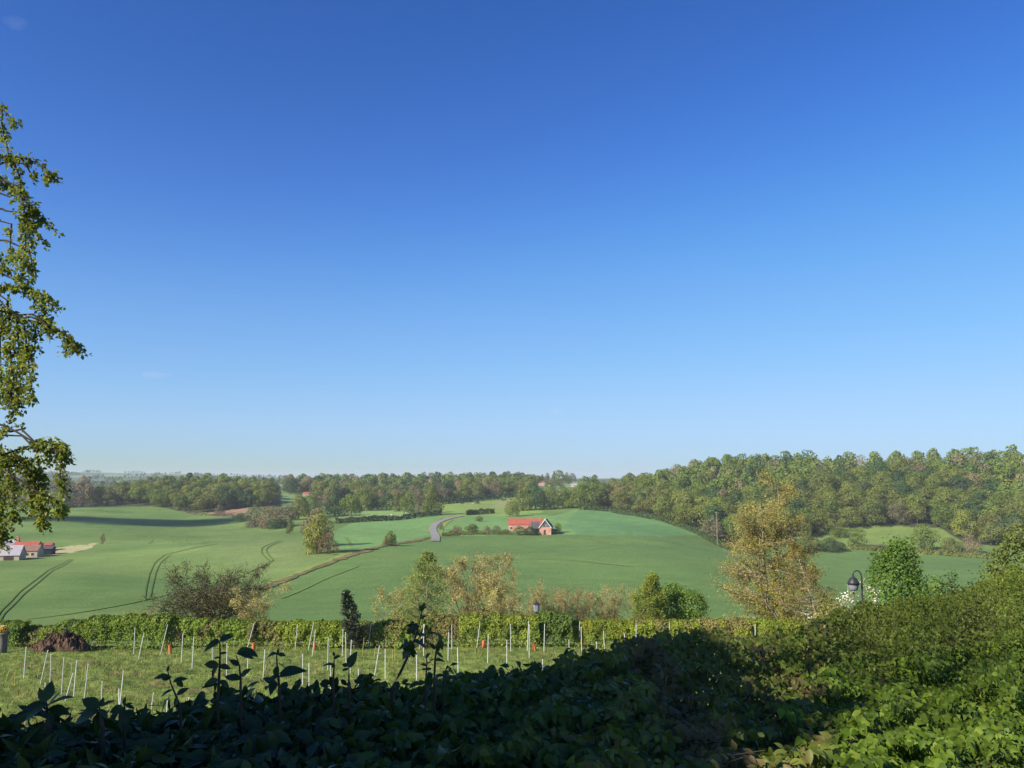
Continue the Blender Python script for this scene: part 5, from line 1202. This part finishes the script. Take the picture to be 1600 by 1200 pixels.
# ------------------------------------------------------------------ the overhanging tree at the left
f_beech = foliage('birch_hanging_leaf', [(.125, .175, .034), (.180, .230, .044), (.250, .285, .055), (.19, .185, .055)], trans=.5, rough=.45, spec=.3, scale=1.2, var=.3, objvar=0)
SPR = [ # (points, half width of the spray px, leaves, depth)
 ([(-30, 150), (0, 165), (12, 180), (26, 192)], 7, 90, 10.8), ([(2, 172), (4, 200), (12, 230), (14, 255)], 9, 130, 11.0),
 ([(-40, 235), (0, 242), (30, 246), (58, 254), (76, 268), (83, 282)], 9, 260, 10.6), ([(20, 250), (30, 275), (34, 292)], 6, 60, 10.7), ([(40, 256), (50, 275), (52, 285)], 4, 25, 10.6),
 ([(-40, 262), (0, 275), (15, 290), (35, 300)], 12, 220, 11.2), ([(30, 292), (36, 320), (40, 350), (40, 385), (36, 412), (36, 436)], 12, 520, 10.7), ([(40, 315), (58, 330), (70, 346), (82, 358)], 8, 160, 10.6),
 ([(48, 345), (58, 362), (66, 378)], 6, 70, 10.6), ([(18, 350), (16, 385), (20, 405)], 8, 90, 11.0), ([(-10, 385), (2, 410), (8, 428)], 9, 110, 11.1), ([(44, 390), (50, 408), (48, 430)], 6, 70, 10.7),
 ([(-40, 450), (0, 446), (28, 448), (52, 452), (74, 464), (92, 478)], 10, 330, 10.6), ([(-40, 470), (10, 488), (45, 500), (75, 508), (100, 520), (116, 534), (127, 553)], 7, 330, 10.5),
 ([(55, 455), (70, 478), (72, 500)], 10, 150, 10.7), ([(76, 510), (78, 524), (78, 537)], 4, 32, 10.5), ([(104, 523), (105, 540), (104, 550)], 4, 30, 10.5), ([(52, 505), (56, 525), (55, 545)], 8, 100, 10.8),
 ([(-6, 455), (0, 520), (2, 590), (6, 632)], 12, 420, 11.3), ([(12, 470), (16, 540), (18, 600), (20, 644)], 11, 480, 11.0), ([(26, 490), (30, 550), (32, 600), (28, 640)], 9, 380, 10.8), ([(38, 510), (44, 560), (48, 596), (54, 628)], 6, 190, 10.7), ([(44, 540), (50, 570), (54, 590)], 5, 70, 10.7),
 ([(-40, 690), (-5, 680), (18, 668), (36, 662)], 5, 80, 10.9), ([(-40, 665), (0, 662), (12, 670)], 6, 60, 11.1), ([(-20, 690), (-4, 730), (0, 790), (-2, 850)], 14, 620, 11.3), ([(-10, 690), (12, 720), (14, 760)], 12, 300, 11.1), ([(0, 720), (22, 712), (45, 722), (56, 745), (66, 770)], 11, 420, 10.8),
 ([(0, 712), (30, 702), (60, 692), (84, 690), (97, 700), (102, 715)], 8, 330, 10.5), ([(58, 694), (72, 700), (80, 712)], 8, 110, 10.6), ([(96, 706), (96, 730), (93, 752), (98, 768)], 6, 120, 10.5), ([(58, 705), (60, 728), (64, 742)], 6, 70, 10.7),
 ([(50, 745), (66, 775), (66, 800), (65, 824)], 8, 260, 10.6), ([(64, 772), (82, 778), (93, 788), (93, 806)], 6, 150, 10.5), ([(44, 750), (50, 785), (54, 800)], 8, 120, 10.8), ([(20, 750), (22, 785), (20, 812)], 8, 150, 10.9)]
SPR = [(p_, h_, int(n_*.76), d_) for p_, h_, n_, d_ in SPR]
c = np.array((-8.6, 12.4, float(ground(-8.6, 12.4))))
bt = thing('overhanging_birch', 'overhanging tree with drooping leafy branches at the left edge', 'tree', c)
b = MB(); TR = np.array([(0, 0, -.2), (.08, -.05, 2.5), (.0, .05, 5), (.15, 0, 8), (.2, .1, 11), (.3, .1, 14.5)]); b.tube(TR, [.24, .20, .17, .13, .08, .02], 10); b.build('trunk', m_bark, bt)
def bez3(q):
    t = np.linspace(0, 1, 9)[:, None]; m_ = q[1]+np.array((0, 0, .15)); P_ = (1-t)**2*q[0]+2*t*(1-t)*m_+t**2*q[2]; P_[1:-1] += rng.normal(size=(7, 3))*.035; return P_
wood = MB(); LP = []; LA = []
for i, (pts, hw, nl, D) in enumerate(SPR):
    W = np.array([at(x, y, D+rng.uniform(-.25, .25)) for x, y in pts])-c
    k = D/F; seg = np.linspace(0, len(W)-1, 6*len(W)); j = np.minimum(seg.astype(int), len(W)-2); f = (seg-j)[:, None]; Wd = W[j]*(1-f)+W[j+1]*f
    Wd[1:-1] = (Wd[:-2]+Wd[1:-1]*2+Wd[2:])/4
    start = Wd[0]; tz = np.clip(start[2]+0.3, 2, 14); T0 = np.array([np.interp(tz, TR[:, 2], TR[:, q]) for q in range(3)])
    lim = np.array([T0, T0*.5+start*.5+np.array((0, 0, .35)), start])
    wood.tube(bez3(lim), np.linspace(.022, .010, 9), 6, False); wood.tube(Wd, np.linspace(.014, .002, len(Wd)), 5)
    for q in range(nl//7):        # side twigs
        s_ = rng.integers(1, len(Wd)); p = Wd[s_]; d = unit(np.array((rng.normal(), rng.normal(), rng.normal()*.5-.35))); L_ = hw*k*rng.uniform(.5, 1.6)
        e = p+d*L_+np.array((0, 0, -.3*L_)); wood.tube([p, (p+e)/2+np.array((0, 0, .06*L_)), e], [.004, .003, .0015], 3, False)
        for z in range(12):
            g_ = rng.uniform(.15, 1.05); LP.append(p+(e-p)*g_+rng.normal(size=3)*.03); LA.append(d+rng.normal(size=3)*.6+np.array((0, 0, -.5)))
    if i < 99:
        for q in range(nl//3): LP.append(Wd[rng.integers(len(Wd))]+rng.normal(size=3)*hw*k*.35); LA.append(rng.normal(size=3)*.7+np.array((0, 0, -.6)))
# limbs on the side away from the view
LPo = []
for i in range(34):
    z0 = 2.2+i*.19; q = radians(95)+i*1.35 % radians(190); T0 = np.array([np.interp(z0, TR[:, 2], TR[:, k_]) for k_ in range(3)])
    B = bezier_branch(rng, T0, (cos(q), sin(q), .35), rng.uniform(1.6, 2.8)*(1-.3*i/34), 8, .12, -1.1); wood.tube(B, np.linspace(.03, .004, 9), 5, False)
    for k_ in range(230): j = rng.integers(2, 9); LPo.append(B[j]+rng.normal(size=3)*.16-np.array((0, 0, abs(rng.normal())*.25)))
LPo = np.array(LPo); Pw = LPo+c; LPo = LPo[project(Pw[:, 0], Pw[:, 1], Pw[:, 2])[0] < -25]
wood.build('branches', m_barkdark, bt)
LP = np.vstack([np.array(LP), LPo]); LA = np.vstack([np.array(LA), rng.normal(size=LPo.shape)+np.array((0, 0, -.6))])
V, Q = leaves(LP, LA, rng.normal(size=LP.shape)+np.array((0, -.3, .7)), .050*rng.uniform(.6, 1.25, len(LP)), 'heart')
obj('crown', mesh('crown', V, Q, f_beech, True), bt)
# ------------------------------------------------------------------ the house behind the camera whose shade lies on the hedge
m_ownwall = brick('garden_house_brick', (.42, .20, .13), (.36, .16, .10), (.45, .38, .30), 4.0)
m_ownroof = tiles('garden_house_tile', (.20, .09, .06), (.28, .13, .09), 6.0)
house('dwelling', 'brick house beside the terrace, outside the view to the left', 'house', 0, 0, 6.3, 7.0, EAVE, EAVE+2.0, (m_ownwall, m_ownroof), yaw=radians(80.2), loc=(-6.05, -1.5, CAMZ-1.65), windows=((-2, 1, 1.2, 1.2), (2, 1, 1.2, 1.2), (-2, 3.6, 1.1, 1.1), (0, 3.6, 1.1, 1.1), (2, 3.6, 1.1, 1.1)), door=(0, 0, 1.0, 2.1), chimneys=((-2.2, 3.5, EAVE+3.2),), over=.3)
c = np.array((-4.1, 2.5, float(ground(-4.1, 2.5))))  # out-of-view tree, added and shaped for dappled shade on the foreground hedge
gt = thing('dapple_tree', 'unseen leafy tree added by the brick house to dapple the hedge', 'tree', c)
b = MB(); b.tube([(0, 0, -.3), (.05, 0, 2), (0, .05, 4.2), (.05, 0, 6.6)], [.12, .10, .07, .02], 8)
for i in range(16): q = i*2.4; b.tube(bezier_branch(rng, (0, 0, 2.6+i*.22), (cos(q), sin(q), .5), 1.5, 5), np.linspace(.035, .006, 6), 5)
b.build('trunk', m_bark, gt)
P = unit(rng.normal(size=(7600, 3)))*rng.uniform(.2, 1, (7600, 1))**.6*np.array((1.0, 2.9, 2.5))+np.array((0, .3, 5.7))
P = P[pnoise(P[:, 1]*.9+P[:, 2]*.3, P[:, 2]-P[:, 1]*.3, .75, 91) > -0.04]
V, Q = leaves(P, rng.normal(size=P.shape), rng.normal(size=P.shape)+np.array((0, 0, .6)), .085*rng.uniform(.6, 1.2, len(P)), 'oval'); obj('crown', mesh('crown', V, Q, l_mid, True), gt)
tr = MB().box(-7.5, 6, -9, 1.9, CAMZ-1.95, CAMZ-1.65).build('terrace_paving', plain('paving_stone', (.26, .24, .21), (.19, .175, .155), 1.5, .9, .1)); tag(tr, kind='structure')
